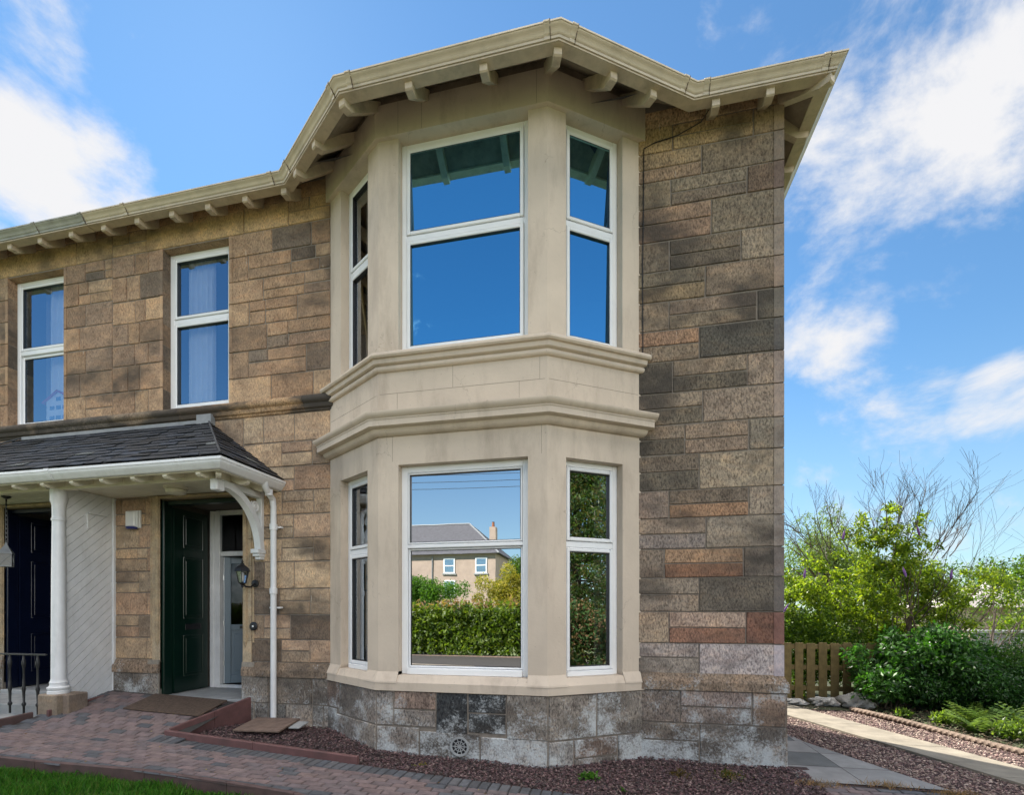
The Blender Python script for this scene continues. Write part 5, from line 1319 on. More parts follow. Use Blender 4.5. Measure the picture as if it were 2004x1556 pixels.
# picket fence
fen = thing('picket_fence', (2.3, 4.6, zr), 'brown wooden board fence running from the house corner under the shrubs', 'fence')
FY = 4.62; x = 1.5; k = 0
while x < 6.2:
    mb = MB(); h = 1.17 + R.uniform(-.015, .015); mb.bbox(x, x + .145, FY - .02, FY, zr + .03, zr + h, .006); mb.build('picket', 'wood', fen); x += .205; k += 1
for z_ in (.22, .62, 1.02): mb = MB(); mb.bbox(1.4, 6.3, FY + .001, FY + .045, z_ - .045, z_ + .045, .005); mb.build('rail', 'wood', fen)
# white rubble sacks and stones
def lump(name, c, r, mat, label, cat, group=None, n=26, nz=.42):
    mb = MB(); K = 14; sd = R.random() * 10
    for i in range(K + 1):
        ph = math.pi * i / K
        for j in range(n):
            t = 2 * math.pi * j / n; k = 1 + nz * (math.sin(3 * t + sd) * math.sin(2 * ph + sd) + .7 * math.sin(7 * t + 2 * sd + ph * 6) + .3 * math.sin(13 * t + ph * 11)) * math.sin(ph)
            mb.v.append((c[0] + r[0] * k * math.sin(ph) * math.cos(t), c[1] + r[1] * k * math.sin(ph) * math.sin(t), max(c[2] - r[2] * .6, c[2] + r[2] * k * math.cos(ph))))
    for i in range(K):
        for j in range(n): mb.f.append((i * n + j, i * n + (j + 1) % n, (i + 1) * n + (j + 1) % n, (i + 1) * n + j)); mb.mi.append(0); mb.c.append((1, 1, 1))
    o = mb.build(name, mat, None, True, origin=c); tag(o, label, cat, group)
lump('sack', (3.38, 4.36, -.01), (.26, .13, .06), 'sack', 'flat pale sack lying at the fence foot next to the house corner', 'sack')
lump('sack', (3.95, 4.30, .01), (.20, .12, .09), 'sack', 'lumpy white sack between the flat sack and the torn sack', 'sack')
lump('sack', (4.42, 4.10, .06), (.22, .15, .17), 'sack', 'tall torn white sack under the laurel bush at the fence end', 'sack')

# shrubs and trees at the right
def shrub(name, base, cc, cr, n, size, pal, mat, label, stems=5, shell=.5, aspect=.45, sq=(1, 1, 1), v=.3, sp=.4, droop=.3, cat='shrub', group=None, stemr=.02, smat='bark'):
    t = thing(name, base, label, cat, group); mb = MB()
    for k in range(stems):
        c = Vector(cc[k % len(cc)]); b = Vector(base) + Vector((R.uniform(-sp, sp), R.uniform(-sp, sp), 0)) * .5; m = b.lerp(c, .5) + Vector((R.uniform(-.1, .1), R.uniform(-.1, .1), .1)); mb.tube([b, m, c], [stemr, stemr * .7, stemr * .3], 6, cap=False)
    mb.build('stems', smat, t, True, fixn=False)
    P = blob_points(cc, cr, n, shell, sq); P = P[P[:, 2] > base[2] + .01]
    V, F = leaf_arrays(P, size, aspect, droop); np_mesh('foliage', V, F, colours(len(F), pal, v), mat, t); return t
cc, cr = clumps((5.4, 4.25, .62), 1.15, .62, .74, 60, (.12, .34))
shrub('laurel_bush', (4.85, 4.25, zr), cc, cr, 19000, .095, LAUREL, 'leaf_gloss', 'rounded dark green laurel bush with glossy leaves in front of the fence end', 9, .35, .38, stemr=.018)
cc, cr = clumps((7.5, 4.7, .62), 2.0, .75, .52, 44, (.25, .42))
shrub('privet_hedge', (7.1, 4.7, zr), cc, cr, 30000, .055, [(.04, .10, .018), (.05, .12, .02), (.035, .075, .02)], 'leaf', 'low green hedge right of the laurel bush at the right edge', 8, .4, .4, cat='hedge')
cc, cr = clumps((3.8, 5.4, .85), 2.1, .4, .85, 70, (.25, .42))
shrub('leafy_hedge', (3.6, 5.3, zr), cc, cr, 34000, .065, [(.09, .16, .02), (.12, .19, .02), (.05, .10, .02)], 'leaf', 'leafy hedge rising just behind the wooden fence beside the house corner', 8, .4, .45, cat='hedge')
cc, cr = clumps((6.7, 3.95, .38), 1.7, .5, .42, 40, (.2, .34))
shrub('low_shrub', (6.7, 3.95, zr), cc, cr, 26000, .06, [(.03, .09, .018), (.045, .12, .022), (.02, .05, .012)], 'leaf_gloss', 'low dark green shrub between the laurel bush and the ferns', 8, .35, .4)
n = 9000; X = NR.uniform(3.4, 9, n); Yy = NR.uniform(.5, 4.5, n); f4 = rA[0] + (rB[0] - rA[0]) * (Yy - rA[1]) / (rB[1] - rA[1]); ok = X > f4 + .08
chips('leaf_litter', X[ok], Yy[ok], zr + .03 + NR.uniform(0, .04, ok.sum()), .03, [(.06, .045, .02), (.09, .06, .03), (.04, .03, .015), (.05, .07, .02)], 'dead leaves and soil crumbs on the planting bed behind the rope edging')
for k, (x, y, r_, lb) in enumerate(((5.05, 2.9, .16, 'small leafy plant beside the rope edging, left of the ferns'), (5.35, 2.0, .22, 'light green leafy plant between the ferns and the rope edging'), (6.0, 1.7, .3, 'light green leafy plant at the bottom right edge behind the rope edging'), (4.75, 3.35, .12, 'tiny leafy plant at the rope edging below the laurel bush'))):
    P = np.array([x, y, zr + r_ * .7]) + unit(700) * r_ * NR.uniform(.1, 1, (700, 1)) * np.array([1, 1, .7]); P = P[P[:, 2] > zr + .03]; V, F = leaf_arrays(P, .06, .4, -.3, .6); tag(np_mesh('leafy_plant', V, F, colours(len(F), [(.12, .19, .04), (.16, .23, .06), (.08, .14, .03)], .3), 'leaf', None, (x, y, zr)), lb, 'plant', 'leafy plants behind the rope edging')
# buddleia
bud = thing('buddleia_bush', (5.6, 5.7, zr), 'tall sprawling buddleia with yellow green leaves, purple flower spikes and bare twigs on top', 'shrub')
mb = MB(); tips = []
for k in range(8):
    a = R.uniform(0, 6.28); branch(mb, (5.65 + R.uniform(-.15, .15), 5.7 + R.uniform(-.15, .15), zr), (math.cos(a) * .45 + .05, math.sin(a) * .3, 1), 1.75, .045, 2, tips, (2, 4), .35, .05, 6, .75)
mb.build('stems', 'bark', bud, True, fixn=False)
tp = np.array([list(p) for p, d_ in tips]); 
c2, r2 = clumps((5.3, 5.8, 2.0), 2.5, .9, 1.05, 210, (.07, .24)); c3, r3 = clumps((5.6, 5.7, 3.0), 1.0, .6, .95, 75, (.06, .18))
cen = np.concatenate([c2, c3]); crr = np.concatenate([r2, r3])
P = blob_points(cen, crr, 30000, .1); P = P[(P[:, 2] > .9)]
V, F = leaf_arrays(P, .085, .36, .35); np_mesh('foliage', V, F, colours(len(F), YGREEN + [(.07, .12, .02)], .4), 'leaf', bud)
mb = MB(); tw = []
for k in range(24):
    a = R.uniform(0, 6.28); b0 = (5.6 + R.uniform(-1.5, 1.3), 5.7 + R.uniform(-.4, .4), 2.9 + R.uniform(-.3, .5)); branch(mb, b0, ((b0[0] - 5.5) * .6 + R.uniform(-.2, .2), R.uniform(-.3, .3), 1), R.uniform(.7, 1.1), .010, 2, tw, (4, 6), .3, .05, 6, .7, .0022, (.5, .75))
mb.build('bare_twigs', 'twig', bud, True, fixn=False)
for k in range(9):
    q = Vector(cen[R.randrange(len(cen))]) + Vector((R.uniform(-.2, .2), -.35, R.uniform(.1, .4))); mb = MB(); d_ = Vector((R.uniform(-.5, .5), R.uniform(-.3, .3), 1)).normalized(); mb.tube([q, q + d_ * .05, q + d_ * .12, q + d_ * .2], [.012, .024, .02, .003], 8); mb.build('flower_spike', 'flower', bud, True)
# bare reaching shrub at the right
fr2 = thing('bare_shrub', (7.6, 6.4, zr), 'thin arching half bare shrub leaning right above the hedge', 'shrub'); mb = MB(); tw = []
for k in range(9): branch(mb, (7.4 + R.uniform(-.2, .2), 6.4 + R.uniform(-.2, .2), zr), (R.uniform(-.3, .9), R.uniform(-.3, .3), 1.1), 1.9, .022, 3, tw, (2, 4), .3, -.03, 6, .65, .002)
mb.build('stems', 'twig', fr2, True, fixn=False)
P = np.array([list(p) for p, d_ in tw]); P = P[NR.integers(0, len(P), 11000)] + NR.normal(0, .2, (11000, 3)); P = P[P[:, 2] < 2.7]; V, F = leaf_arrays(P, .07, .35); np_mesh('foliage', V, F, colours(len(F), GREEN, .3), 'leaf', fr2)
# farther trees
tree('willow_tree', (7.6, 13.5, -.5), 2.6, .16, (7.4, 13.5, 3.6), (1.5, 1.2, 1.5), 34, 12000, .12, [(.10, .15, .05), (.13, .18, .06), (.08, .12, .045)], 'feathery pale green tree right beside the house corner, behind the yellow green bush', lean=(.1, 0), aspect=.22, droop=.9, rr=(.35, .6))
tree('garden_tree', (14.5, 13.5, -.6), 2.2, .15, (14.3, 13.5, 2.7), (2.3, 1.2, .95), 34, 12000, .12, GREEN, 'broad mid green tree behind the bare shrub at the right', rr=(.4, .7))
tree('garden_tree', (21, 20, -.8), 2.5, .2, (21, 20, 3.1), (3.6, 1.6, 1.3), 34, 11000, .17, [(.07, .11, .03), (.09, .13, .035)], 'distant rounded olive green tree behind the bungalow at the right edge', rr=(.6, 1.0))
tree('garden_tree', (10.8, 19, -.8), 2.5, .2, (10.8, 19, 2.9), (3.6, 1.6, 1.2), 30, 9000, .16, [(.05, .09, .03), (.06, .10, .03)], 'distant dark tree low between the willow and the mid green tree', rr=(.6, 1.0))
# far woodland closing the horizon
cen = []; 
P = []
for k in range(60):
    a = rad(12 + k * 1.7); rr = 70 + R.uniform(-6, 10); P.append((rr * math.sin(a) * 1.0, rr * math.cos(a), -.5 + R.uniform(-.3, .8)))
cen = np.array(P); Q = blob_points(cen, np.full(len(cen), 3.2), 30000, .4, (1.2, 1.2, .85)); V, F = leaf_arrays(Q, .5, .6); ob = np_mesh('woodland', V, F, colours(len(F), [(.04, .07, .025), (.055, .09, .03)], .3), 'leaf_dull'); tag(ob, 'far belt of woodland along the horizon at right', 'woodland', None, 'stuff')
# bungalow
bg = thing('bungalow', (22.5, 26, -1), 'distant bungalow with pale grey tiled roof at the right edge', 'house')
mb = MB(); mb.box(17.8, 30, 24, 31, -1.5, 1.95); mb.build('wall', 'render', bg)
mb = MB(); e = [(17.2, 23.4, 1.9), (30.6, 23.4, 1.9), (30.6, 31.6, 1.9), (17.2, 31.6, 1.9)]; r_ = [(21.3, 27.5, 3.55), (27, 27.5, 3.55)]
mb.quad(e[0], e[1], r_[1], r_[0]); mb.quad(e[2], e[3], r_[0], r_[1]); mb.add([e[3], e[0], r_[0]], [(0, 1, 2)]); mb.add([e[1], e[2], r_[1]], [(0, 1, 2)]); mb.quad(*e); bro = mb.build('roof', 'paleroof', bg)
mb = MB(); mb.box(21.3, 21.9, 25.1, 25.7, 2.2, 3.2); mb.build('chimney', 'render', bro)
mb = MB(); mb.box(19.5, 21.0, 23.93, 23.99, .6, 1.6); mb.build('window', 'glass3', bg)
# pale garden wall beyond the hedge
mb = MB(); mb.bbox(9.6, 18, 9.8, 10.0, -.8, 1.10, .02); mb.bbox(9.5, 18.1, 9.72, 10.08, 1.105, 1.20, .02); tag(mb.build('garden_wall', 'stonecast', None, origin=(13, 9.9, -.8)), 'pale concrete garden wall beyond the hedge at the right edge', 'wall')
cc, cr = clumps((11.5, 10.6, 1.3), 2.2, .4, .25, 20, (.2, .3)); shrub('ivy_hedge', (11.5, 10.6, -.6), cc, cr, 6000, .07, YGREEN, 'leaf', 'bright green growth along the top of the pale garden wall', 4, .4, .5, cat='hedge')

# ferns and small plants
def fern(c, n, L, label, pal, group=None, name='fern'):
    V = []; C = []; F = []
    for k in range(n):
        a = R.uniform(0, 6.28); el = R.uniform(.85, 1.4); d_ = Vector((math.cos(a), math.sin(a), 0)); l = L * R.uniform(.6, 1); p = Vector(c); prev = p.copy(); col = jit(R.choice(pal), .15)
        for i in range(12):
            t = i / 12; q = Vector(c) + d_ * l * t * math.cos(el * (1 - .3 * t)) + Vector((0, 0, l * (math.sin(el) * t * 1.15 - .42 * t * t)))
            s = d_.cross(Vector((0, 0, 1))); w = l * .24 * math.sin(math.pi * (t * .85 + .12)); 
            for sg in (-1, 1):
                o = len(V); tip = q + s * sg * w + d_ * w * .3 - Vector((0, 0, w * .15)); V += [q, q + d_ * l / 20 + s * sg * w * .4, tip, q - d_ * l / 50 + s * sg * w * .4]; F.append((o, o + 1, o + 2, o + 3)); C.append(col)
    ob = np_mesh(name, np.array([list(v) for v in V]), np.array(F), np.array(C), 'leaf', None, c); tag(ob, label, 'plant', group); return ob
FP_ = [(.12, .19, .05), (.15, .22, .06), (.09, .15, .04)]
fern((5.15, 2.35, zr), 26, .62, 'bright green fern against the rope edging, nearest the left', FP_)
fern((5.75, 2.1, zr), 34, .75, 'large bright green fern at the right edge above the rope edging', FP_)
fern((5.5, 3.0, zr), 26, .6, 'green fern in the shadow of the low hedge', [(.06, .11, .03), (.08, .13, .03)])
fern((6.5, 2.6, zr), 30, .7, 'pale green fern furthest right of the ferns', FP_)
def weed(c, r, n, size, pal, label, name='weed', mat='leaf', asp=.5):
    P = np.array(c) + NR.normal(0, r * .45, (n, 3)) * np.array([1, 1, .35]); P[:, 2] = np.maximum(P[:, 2], c[2] + .005); V, F = leaf_arrays(P, size, asp, -.4, 1.2); ob = np_mesh(name, V, F, colours(n, pal, .25), mat, None, c); tag(ob, label, 'plant'); return ob
weed((-.18, -.98, .0), .10, 90, .05, [(.05, .15, .02), (.07, .18, .02)], 'small green weed in the slate chips at the foot of the bay')
weed((.15, -1.25, -.02), .04, 30, .03, [(.05, .13, .02)], 'tiny green weed low in the slate chips right of the small green weed')
weed((-1.95, -1.12, .04), .07, 40, .03, [(.14, .16, .03), (.2, .16, .03)], 'yellowish weed in the slate chips below the vent grille')
weed((1.25, -.55, -.03), .16, 160, .035, [(.10, .09, .03), (.14, .10, .05), (.07, .09, .02)], 'dry brown and green weed in the slate chips before the right wall')
weed((.75, -.62, -.03), .14, 120, .035, [(.10, .07, .04), (.08, .06, .03)], 'dry brown weed between the bay foot and the right wall')
for c, lb in (((2.12, -.55, -.05), 'dry tan grass tuft at the house corner on the paving'), ((2.75, -.42, -.06), 'dry tan grass tuft between the slabs and the brick paving'), ((3.25, -.55, -.06), 'dry tan grass tuft at the end of the slab path')):
    n = 220; x = c[0] + NR.normal(0, .12, n); y = c[1] + NR.normal(0, .05, n); h = NR.uniform(.02, .06, n); a = NR.uniform(0, 6.28, n); P = np.stack([x, y, np.full(n, c[2])], 1); o = np.stack([np.cos(a), np.sin(a), 0 * a], 1) * .003; t = P + np.stack([NR.normal(0, .03, n), NR.normal(0, .03, n), h], 1)
    ob = np_mesh('grass_tuft', np.stack([P - o, P + o, t], 1).reshape(-1, 3), np.arange(n * 3).reshape(n, 3), colours(n, [(.30, .18, .09), (.24, .15, .07)], .25), 'leaf_dull', None, c); tag(ob, lb, 'plant')
weed((-8.95, -1.1, .5), .12, 160, .06, GREEN, 'leafy plant growing in the small pot by the railing', 'potted_plant')
# wooden board lying on the slate bed
bd = thing('wooden_board', (-4.4, -.35, .17), 'square weathered timber board lying on the slate chips beside the downpipe foot', 'board')
mb = MB()
Rm = Matrix.Translation((-4.33, -.42, .215)) @ Matrix.Rotation(rad(6), 4, 'Z') @ Matrix.Rotation(rad(5), 4, 'X')
xf = lambda a, b, c: tuple(Rm @ Vector((a, b, c)))
for i in range(4): mb.bbox(-.31, .31, -.27 + i * .137, -.27 + i * .137 + .132, -.012, .012, .004, 0, (1, 1, 1), xf)
mb.build('planks', 'board', bd)
mb = MB(); mb.bbox(.315, .46, -.05, .22, -.03, -.012, .004, 0, (1, 1, 1), xf); mb.build('offcut', 'stonecast', bd)

# ------------------------------------------------------------ across the lawn: what the glass reflects
def hedge(x0, x1, y, z0, z1, n, size, pal, mat, label, top=None):
    t = thing('hedge', ((x0 + x1) / 2, y, z0), label, 'hedge'); k = int((x1 - x0) / .5); cen = []
    for i in range(k):
        for j in range(int((z1 - z0) / .45)): cen.append((x0 + (i + .5) * .5, y + R.uniform(-.12, .12), z0 + .25 + j * .45 + R.uniform(-.08, .08)))
    mb = MB()
    for i in range(k): mb.tube([(x0 + i * .5, y, z0), (x0 + i * .5 + .1, y, (z0 + z1) / 2), (x0 + i * .5, y, z1 - .2)], [.03, .02, .01], 5, cap=False)
    mb.build('stems', 'bark', t, fixn=False)
    P = blob_points(cen, np.full(len(cen), .42), n, .5); P = P[P[:, 2] > z0 + .12]; V, F = leaf_arrays(P, size, .42); C = colours(len(F), pal, .35)
    if top is not None:
        m = NR.uniform(0, 1, len(C)) < np.clip((P[:, 2] - (z1 - .35)) / .3, 0, .85); C[m] = colours(int(m.sum()), top, .25)
    np_mesh('foliage', V, F, C, mat, t)
hedge(-16, 6, -12.6, gz(-5) - .1, 2.15, 60000, .17, [(.10, .17, .02), (.13, .20, .03), (.17, .23, .035), (.05, .09, .02)], 'leaf', 'clipped laurel hedge with brown top seen reflected in the lower bay window', [(.30, .20, .11), (.24, .15, .08)])
mb = MB(); mb.bbox(-16, 6, -12.15, -12.0, -.1, .14, .02); tag(mb.build('garden_wall', 'board', None, origin=(-5, -12.1, 0)), 'low dark wall under the reflected laurel hedge', 'wall')
cc, cr = clumps((-9.8, -20, 2.75), 3.4, .6, .5, 50, (.35, .6)); shrub('green_hedge', (-12, -20, .3), cc, cr, 16000, .13, [(.07, .16, .025), (.09, .19, .03)], 'leaf', 'bright green hedge behind the laurel hedge in the window reflection', 5, .4, cat='hedge')
cc, cr = clumps((-4.9, -20.5, 2.75), 1.9, .8, 1.2, 30, (.35, .6)); shrub('golden_bush', (-6.0, -20.5, .3), cc, cr, 12000, .13, [(.34, .30, .05), (.26, .26, .045), (.40, .34, .10), (.18, .20, .04)], 'leaf', 'golden yellow bush in front of the reflected house', 5, .4)
tree('garden_tree', (-5.0, -27, .6), 2.0, .14, (-5.0, -27, 3.8), (1.6, 1.2, 1.7), 24, 9000, .16, GREEN, 'dark green tree right of the reflected house', rr=(.4, .7))
tree('garden_tree', (-1.6, -24, .6), 1.6, .1, (-1.6, -24, 2.6), (1.5, 1, 1.3), 18, 3500, .12, [(.14, .10, .06), (.18, .13, .08)], 'thin brown leaved tree at the right of the window reflection', rr=(.4, .7))
# conifer seen in the right-hand bay pane
def conifer(base, h, r, n, label):
    t = thing('conifer_tree', base, label, 'tree'); mb = MB(); mb.tube([base, (base[0], base[1], base[2] + h)], [.2, .03], 9, cap=False); cen = []; rr = []
    for i in range(150):
        q = (i + .5) / 150; a = i * 2.4; z = base[2] + .5 + q * (h - .6); rad_ = r * (1 - q * .75) * R.uniform(.6, 1); c = (base[0] + rad_ * math.cos(a), base[1] + rad_ * math.sin(a), z - rad_ * .12)
        mb.tube([(base[0], base[1], z), c], [.04 * (1 - q) + .01, .006], 5, cap=False)
        for f_ in (.45, .72, 1): cen.append((base[0] + rad_ * f_ * math.cos(a), base[1] + rad_ * f_ * math.sin(a), z - rad_ * .12 * f_)); rr.append(.34 * f_ + .1)
    mb.build('trunk', 'bark', t, fixn=False); P = blob_points(cen, rr, n, .3, (1, 1, .6)); V, F = leaf_arrays(P, .13, .3, .5); np_mesh('crown', V, F, colours(len(F), [(.035, .075, .022), (.05, .10, .028), (.07, .11, .03), (.10, .09, .035)], .35), 'leaf', t)
conifer((8.6, -4.6, -.1), 7.6, 2.4, 60000, 'tall dark conifer reflected in the narrow right ground floor window')
cc, cr = clumps((7.4, -3.7, .9), 1.0, 2.2, 1.0, 34, (.3, .5)); shrub('dark_bush', (7.4, -3.7, -.1), cc, cr, 16000, .10, [(.03, .07, .02), (.045, .09, .025), (.16, .10, .05)], 'leaf_dull', 'dark bushes under the reflected conifer', 6, .4)
# hedge down the left boundary of the neighbour's garden
# house across the road
oh = thing('sandstone_house', (-22, -57, 2), 'pink sandstone house with dark slate roof across the road, reflected in the lower bay window', 'house')
HX0, HX1, HY = -33.5, -12.6, -52.8; EV = 8.45; RG = 12.8
mb = MB(); mb.box(HX0, HX1, HY - 9, HY, 1.0, EV); mb.build('wall', 'render', oh)
mb = MB(); e = [(HX0 - .5, HY + .5, EV), (HX1 + .5, HY + .5, EV), (HX1 + .5, HY - 9.5, EV), (HX0 - .5, HY - 9.5, EV)]; r_ = [(HX0 + 4, HY - 4.5, RG), (HX1 - 4.3, HY - 4.5, RG)]
mb.quad(e[0], e[1], r_[1], r_[0]); mb.quad(e[2], e[3], r_[0], r_[1]); mb.add([e[3], e[0], r_[0]], [(0, 1, 2)]); mb.add([e[1], e[2], r_[1]], [(0, 1, 2)]); mb.quad(*e); rf = mb.build('roof', 'farroof', oh)
mb = MB(); mb.tube([r_[0], r_[1]], .12, 6); mb.tube([r_[1], e[1]], .10, 6); mb.tube([r_[1], e[2]], .10, 6); mb.build('ridge_capping', 'lead', rf)
for x in (-24.5, -20.8, -18.0):
    mb = MB(); fq = lambda u, v, w: (x + u, HY + .5 - v * 5, EV + v * 3.05 + w)
    mb.box(0, .9, .35, .62, .06, .14, 0, xf=fq); s_ = mb.build('skylight', 'lead', rf); mb = MB(); mb.box(.1, .8, .38, .59, .141, .16, 0, xf=fq); mb.build('pane', 'glass2', s_)
mb = MB(); mb.box(HX1 - 1.2, HX1 - .4, HY - 3, HY - 2.0, 8.2, 11.9); mb.build('chimney', 'render', rf)
mb = MB(); mb.lathe([(.2, 0), (.16, .6), (.2, .65)], (HX1 - .8, HY - 2.5, 11.9), 12); mb.build('chimney_pot', 'terracotta', rf, True)
def owin(x, z0, z1, w):
    mb = MB()
    for q in ((x, x + .14, z0, z1), (x + w - .14, x + w, z0, z1), (x + .14, x + w - .14, z0, z0 + .14), (x + .14, x + w - .14, z1 - .14, z1), (x + .14, x + w - .14, (z0 + z1) / 2 - .06, (z0 + z1) / 2 + .06)): mb.box(q[0], q[1], HY + .003, HY + .09, q[2], q[3])
    wv = mb.build('window', 'upvc', oh); mb = MB(); mb.box(x + .14, x + w - .14, HY + .004, HY + .03, z0 + .14, z1 - .14); mb.build('pane', 'glass3', wv)
    mb = MB(); mb.box(x - .15, x + w + .15, HY + .002, HY + .16, z0 - .16, z0 - .002); mb.build('sill', 'stonecast', wv)
for x in (-18.9, -15.0, -25.0, -30): owin(x, 6.2, 8.0, 1.4)
for x in (-18.9, -30): owin(x, 3.6, 5.4, 1.4)
mb = MB(); mb.tube([(-20.3, HY + .1, 8.3), (-20.3, HY + .1, 2)], .07, 6); mb.build('downpipe', 'lead', oh)
mb = MB(); c0 = (-23.6, HY + 2.2, 6.4); E_ = [(-26.4, HY + .01, 5.05), (-26.0, HY + 3.6, 5.05), (-21.4, HY + 3.6, 5.05), (-21.0, HY + .01, 5.05)]
for a, b in zip(E_, E_[1:]): mb.add([a, b, (-23.6, HY + .8, 6.5)], [(0, 1, 2)])
mb.build('porch_roof', 'farroof', oh); mb = MB(); mb.box(-25.9, -21.6, HY + .01, HY + 3.3, 1.5, 5.04); mb.build('porch_wall', 'render', oh)
# overhead wires across the road
for k, (za, zb, yw) in enumerate(((9.1, 8.0, -19.0), (8.75, 7.8, -19.2), (8.4, 7.6, -19.4), (9.5, 8.2, -18.8))):
    mb = MB(); mb.tube([(-28 + i * 2.4, yw, za + (zb - za) * i / 20 - .5 * math.sin(math.pi * i / 20) + .3) for i in range(21)], .012, 4)
    tag(mb.build('overhead_wire', 'black', None, origin=(-28, yw, za)), 'black overhead wire, ' + ['second highest', 'third highest', 'lowest', 'highest'][k] + ' of four reflected in lower bay window', 'wire', 'overhead wires across the road')

# ------------------------------------------------------------ light, sky, camera
SUN_EL, SUN_DIR = rad(46), (-.63, .77)      # sun stands behind the house, to the left
sl = bpy.data.lights.new('sun', 'SUN'); sl.energy = 5.0; sl.angle = rad(.53); sl.color = (1.0, .94, .84)
so = bpy.data.objects.new('sun', sl); COL.objects.link(so)
tv = Vector((SUN_DIR[0] * math.cos(SUN_EL), SUN_DIR[1] * math.cos(SUN_EL), math.sin(SUN_EL))).normalized()
so.rotation_euler = tv.to_track_quat('Z', 'Y').to_euler(); so.location = (0, 0, 30)
w = bpy.data.worlds.new('World'); SC.world = w; w.use_nodes = True; nt = w.node_tree; nt.nodes.clear()
out = nt.nodes.new('ShaderNodeOutputWorld'); bg_ = nt.nodes.new('ShaderNodeBackground'); nt.links.new(bg_.outputs[0], out.inputs[0])
sky = nt.nodes.new('ShaderNodeTexSky'); sky.sky_type = 'NISHITA'; sky.sun_disc = False; sky.sun_elevation = SUN_EL; sky.sun_rotation = math.atan2(SUN_DIR[0], SUN_DIR[1]); sky.altitude = 100; sky.air_density = 1.1; sky.dust_density = .05; sky.ozone_density = 3.0
tc = nt.nodes.new('ShaderNodeTexCoord')
B_ang = rad(12.63)
def pxdir(px, py):
    a = (px - 963) / 1000; v = Vector((a * math.cos(B_ang) - math.sin(B_ang), a * math.sin(B_ang) + math.cos(B_ang), (1197 - py) / 1000)); return v.normalized()
n1 = noise(nt, mscale(nt, tc.outputs['Generated'], (1, 1, 1.5)), 3.6, 9, .62, .25)
n2 = noise(nt, mscale(nt, tc.outputs['Generated'], (1, 1, 1.2)), 9.0, 8, .6, .2)
acc = None
# cloud banks: direction on the sky dome, dot-product falloff, weight; last row unseen, added to light the facade
banks = [(pxdir(1720, 230), .970, .25), (pxdir(1610, 430), .987, .27), (pxdir(1600, 590), .99, .25), (pxdir(1810, 70), .985, .23), (pxdir(1930, 330), .99, .14), (pxdir(1990, 230), .992, .28), (pxdir(1985, 800), .996, .36), (pxdir(1580, 640), .992, .22), (pxdir(1850, 500), .996, .22), (pxdir(1640, 850), .992, .16),
         (pxdir(50, 350), .9935, .40), (pxdir(-160, 470), .985, .4), (pxdir(240, 400), .994, .32), (pxdir(1450, 30), .996, .16), (pxdir(1800, 950), .98, .14),
         (Vector((-.95, -.12, .12)).normalized(), .82, .5), (Vector((.75, -.9, .3)).normalized(), .93, .5), (Vector((1, .3, .75)).normalized(), .88, .5), (Vector((-.5, -.1, 1)).normalized(), .90, .5), (Vector((.1, -.35, 1)).normalized(), .86, .5), (Vector((0, -1, .12)).normalized(), .80, .12)]
for d_, cut, wt in banks:
    vm = nt.nodes.new('ShaderNodeVectorMath'); vm.operation = 'DOT_PRODUCT'; nt.links.new(tc.outputs['Generated'], vm.inputs[0]); vm.inputs[1].default_value = d_
    mr = nt.nodes.new('ShaderNodeMapRange'); mr.interpolation_type = 'SMOOTHSTEP'; mr.inputs[1].default_value = cut; mr.inputs[2].default_value = cut + (1 - cut) * .97; mr.inputs[3].default_value = 0; mr.inputs[4].default_value = wt; nt.links.new(vm.outputs['Value'], mr.inputs[0])
    if acc is None: acc = mr.outputs[0]
    else:
        mx = nt.nodes.new('ShaderNodeMath'); mx.operation = 'MAXIMUM'; nt.links.new(acc, mx.inputs[0]); nt.links.new(mr.outputs[0], mx.inputs[1]); acc = mx.outputs[0]
sm = nt.nodes.new('ShaderNodeMath'); sm.operation = 'MULTIPLY_ADD'; sm.inputs[1].default_value = 1.7; nt.links.new(n1.outputs[0], sm.inputs[0]); nt.links.new(acc, sm.inputs[2])
s2 = nt.nodes.new('ShaderNodeMath'); s2.operation = 'MULTIPLY_ADD'; s2.inputs[1].default_value = .25; nt.links.new(n2.outputs[0], s2.inputs[0]); nt.links.new(sm.outputs[0], s2.inputs[2])
mrx = nt.nodes.new('ShaderNodeMapRange'); mrx.inputs[1].default_value = 1.12; mrx.inputs[2].default_value = 1.5; mrx.interpolation_type = 'SMOOTHSTEP'; nt.links.new(s2.outputs[0], mrx.inputs[0])
SKYT = (.48, .66, .72)
tint = mix(nt, 1.0, sky.outputs[0], SKYT, 'MULTIPLY'); TINT_NODE = tint.node
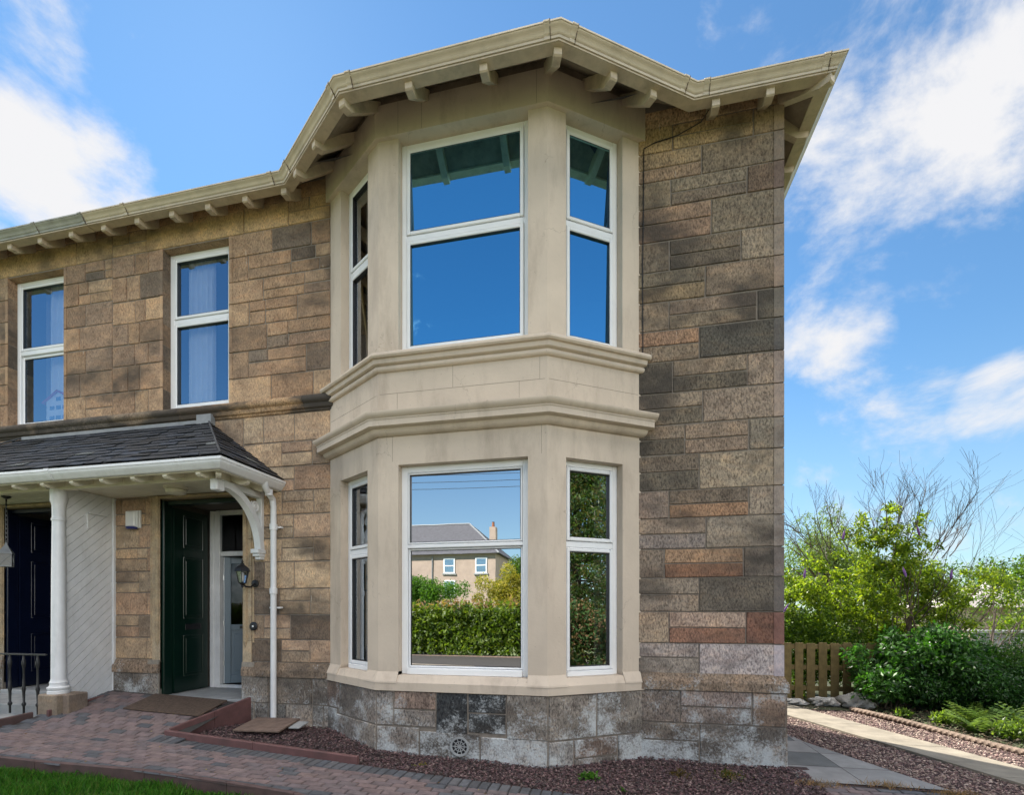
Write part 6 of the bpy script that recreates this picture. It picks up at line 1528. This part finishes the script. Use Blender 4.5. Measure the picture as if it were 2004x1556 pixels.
# clouds facing the sun (away from it, towards -y) are front-lit, with brightness raised to fill the shaded facade
sep = nt.nodes.new('ShaderNodeSeparateXYZ'); nt.links.new(tc.outputs['Generated'], sep.inputs[0])
fl_ = nt.nodes.new('ShaderNodeMapRange'); fl_.inputs[1].default_value = .35; fl_.inputs[2].default_value = -.35; fl_.inputs[3].default_value = 3.7; fl_.inputs[4].default_value = 26.0; nt.links.new(sep.outputs[1], fl_.inputs[0])
ccf = nt.nodes.new('ShaderNodeMapRange'); ccf.inputs[1].default_value = .35; ccf.inputs[2].default_value = -.35; nt.links.new(sep.outputs[1], ccf.inputs[0])
cmx = mix(nt, 1.0, mix(nt, ccf.outputs[0], (1.0, 1.0, 1.02), (1.0, .94, .875)), fl_.outputs[0], 'MULTIPLY')
hz_ = nt.nodes.new('ShaderNodeMapRange'); hz_.interpolation_type = 'SMOOTHSTEP'; hz_.inputs[1].default_value = .42; hz_.inputs[2].default_value = .0; hz_.inputs[3].default_value = 0; hz_.inputs[4].default_value = .42; nt.links.new(sep.outputs[2], hz_.inputs[0])
tint = mix(nt, hz_.outputs[0], tint, (2.6, 3.05, 3.4))
cl_ = mix(nt, mrx.outputs[0], tint, cmx)
nt.links.new(cl_, bg_.inputs[0]); bg_.inputs[1].default_value = .10

cd = bpy.data.cameras.new('camera'); co = bpy.data.objects.new('camera', cd); COL.objects.link(co); SC.camera = co
cd.sensor_fit = 'HORIZONTAL'; cd.sensor_width = 36; cd.lens = 36 * 1000 / 2004; cd.shift_x = 39 / 2004; cd.shift_y = (1197 - 778) / 2004; cd.clip_end = 2000; cd.clip_start = .05
co.location = (0, -6.3, 1.7); co.rotation_euler = (rad(90), 0, B_ang)
vs = SC.view_settings; vs.view_transform = 'Standard'; vs.look = 'None'; vs.gamma = 1; vs.exposure = 1.3
SC.render.engine = 'CYCLES'; SC.cycles.max_bounces = 10; SC.cycles.diffuse_bounces = 5; SC.cycles.glossy_bounces = 5; SC.cycles.transparent_max_bounces = 12; SC.cycles.transmission_bounces = 4
SC.render.resolution_x = 1024; SC.render.resolution_y = 796
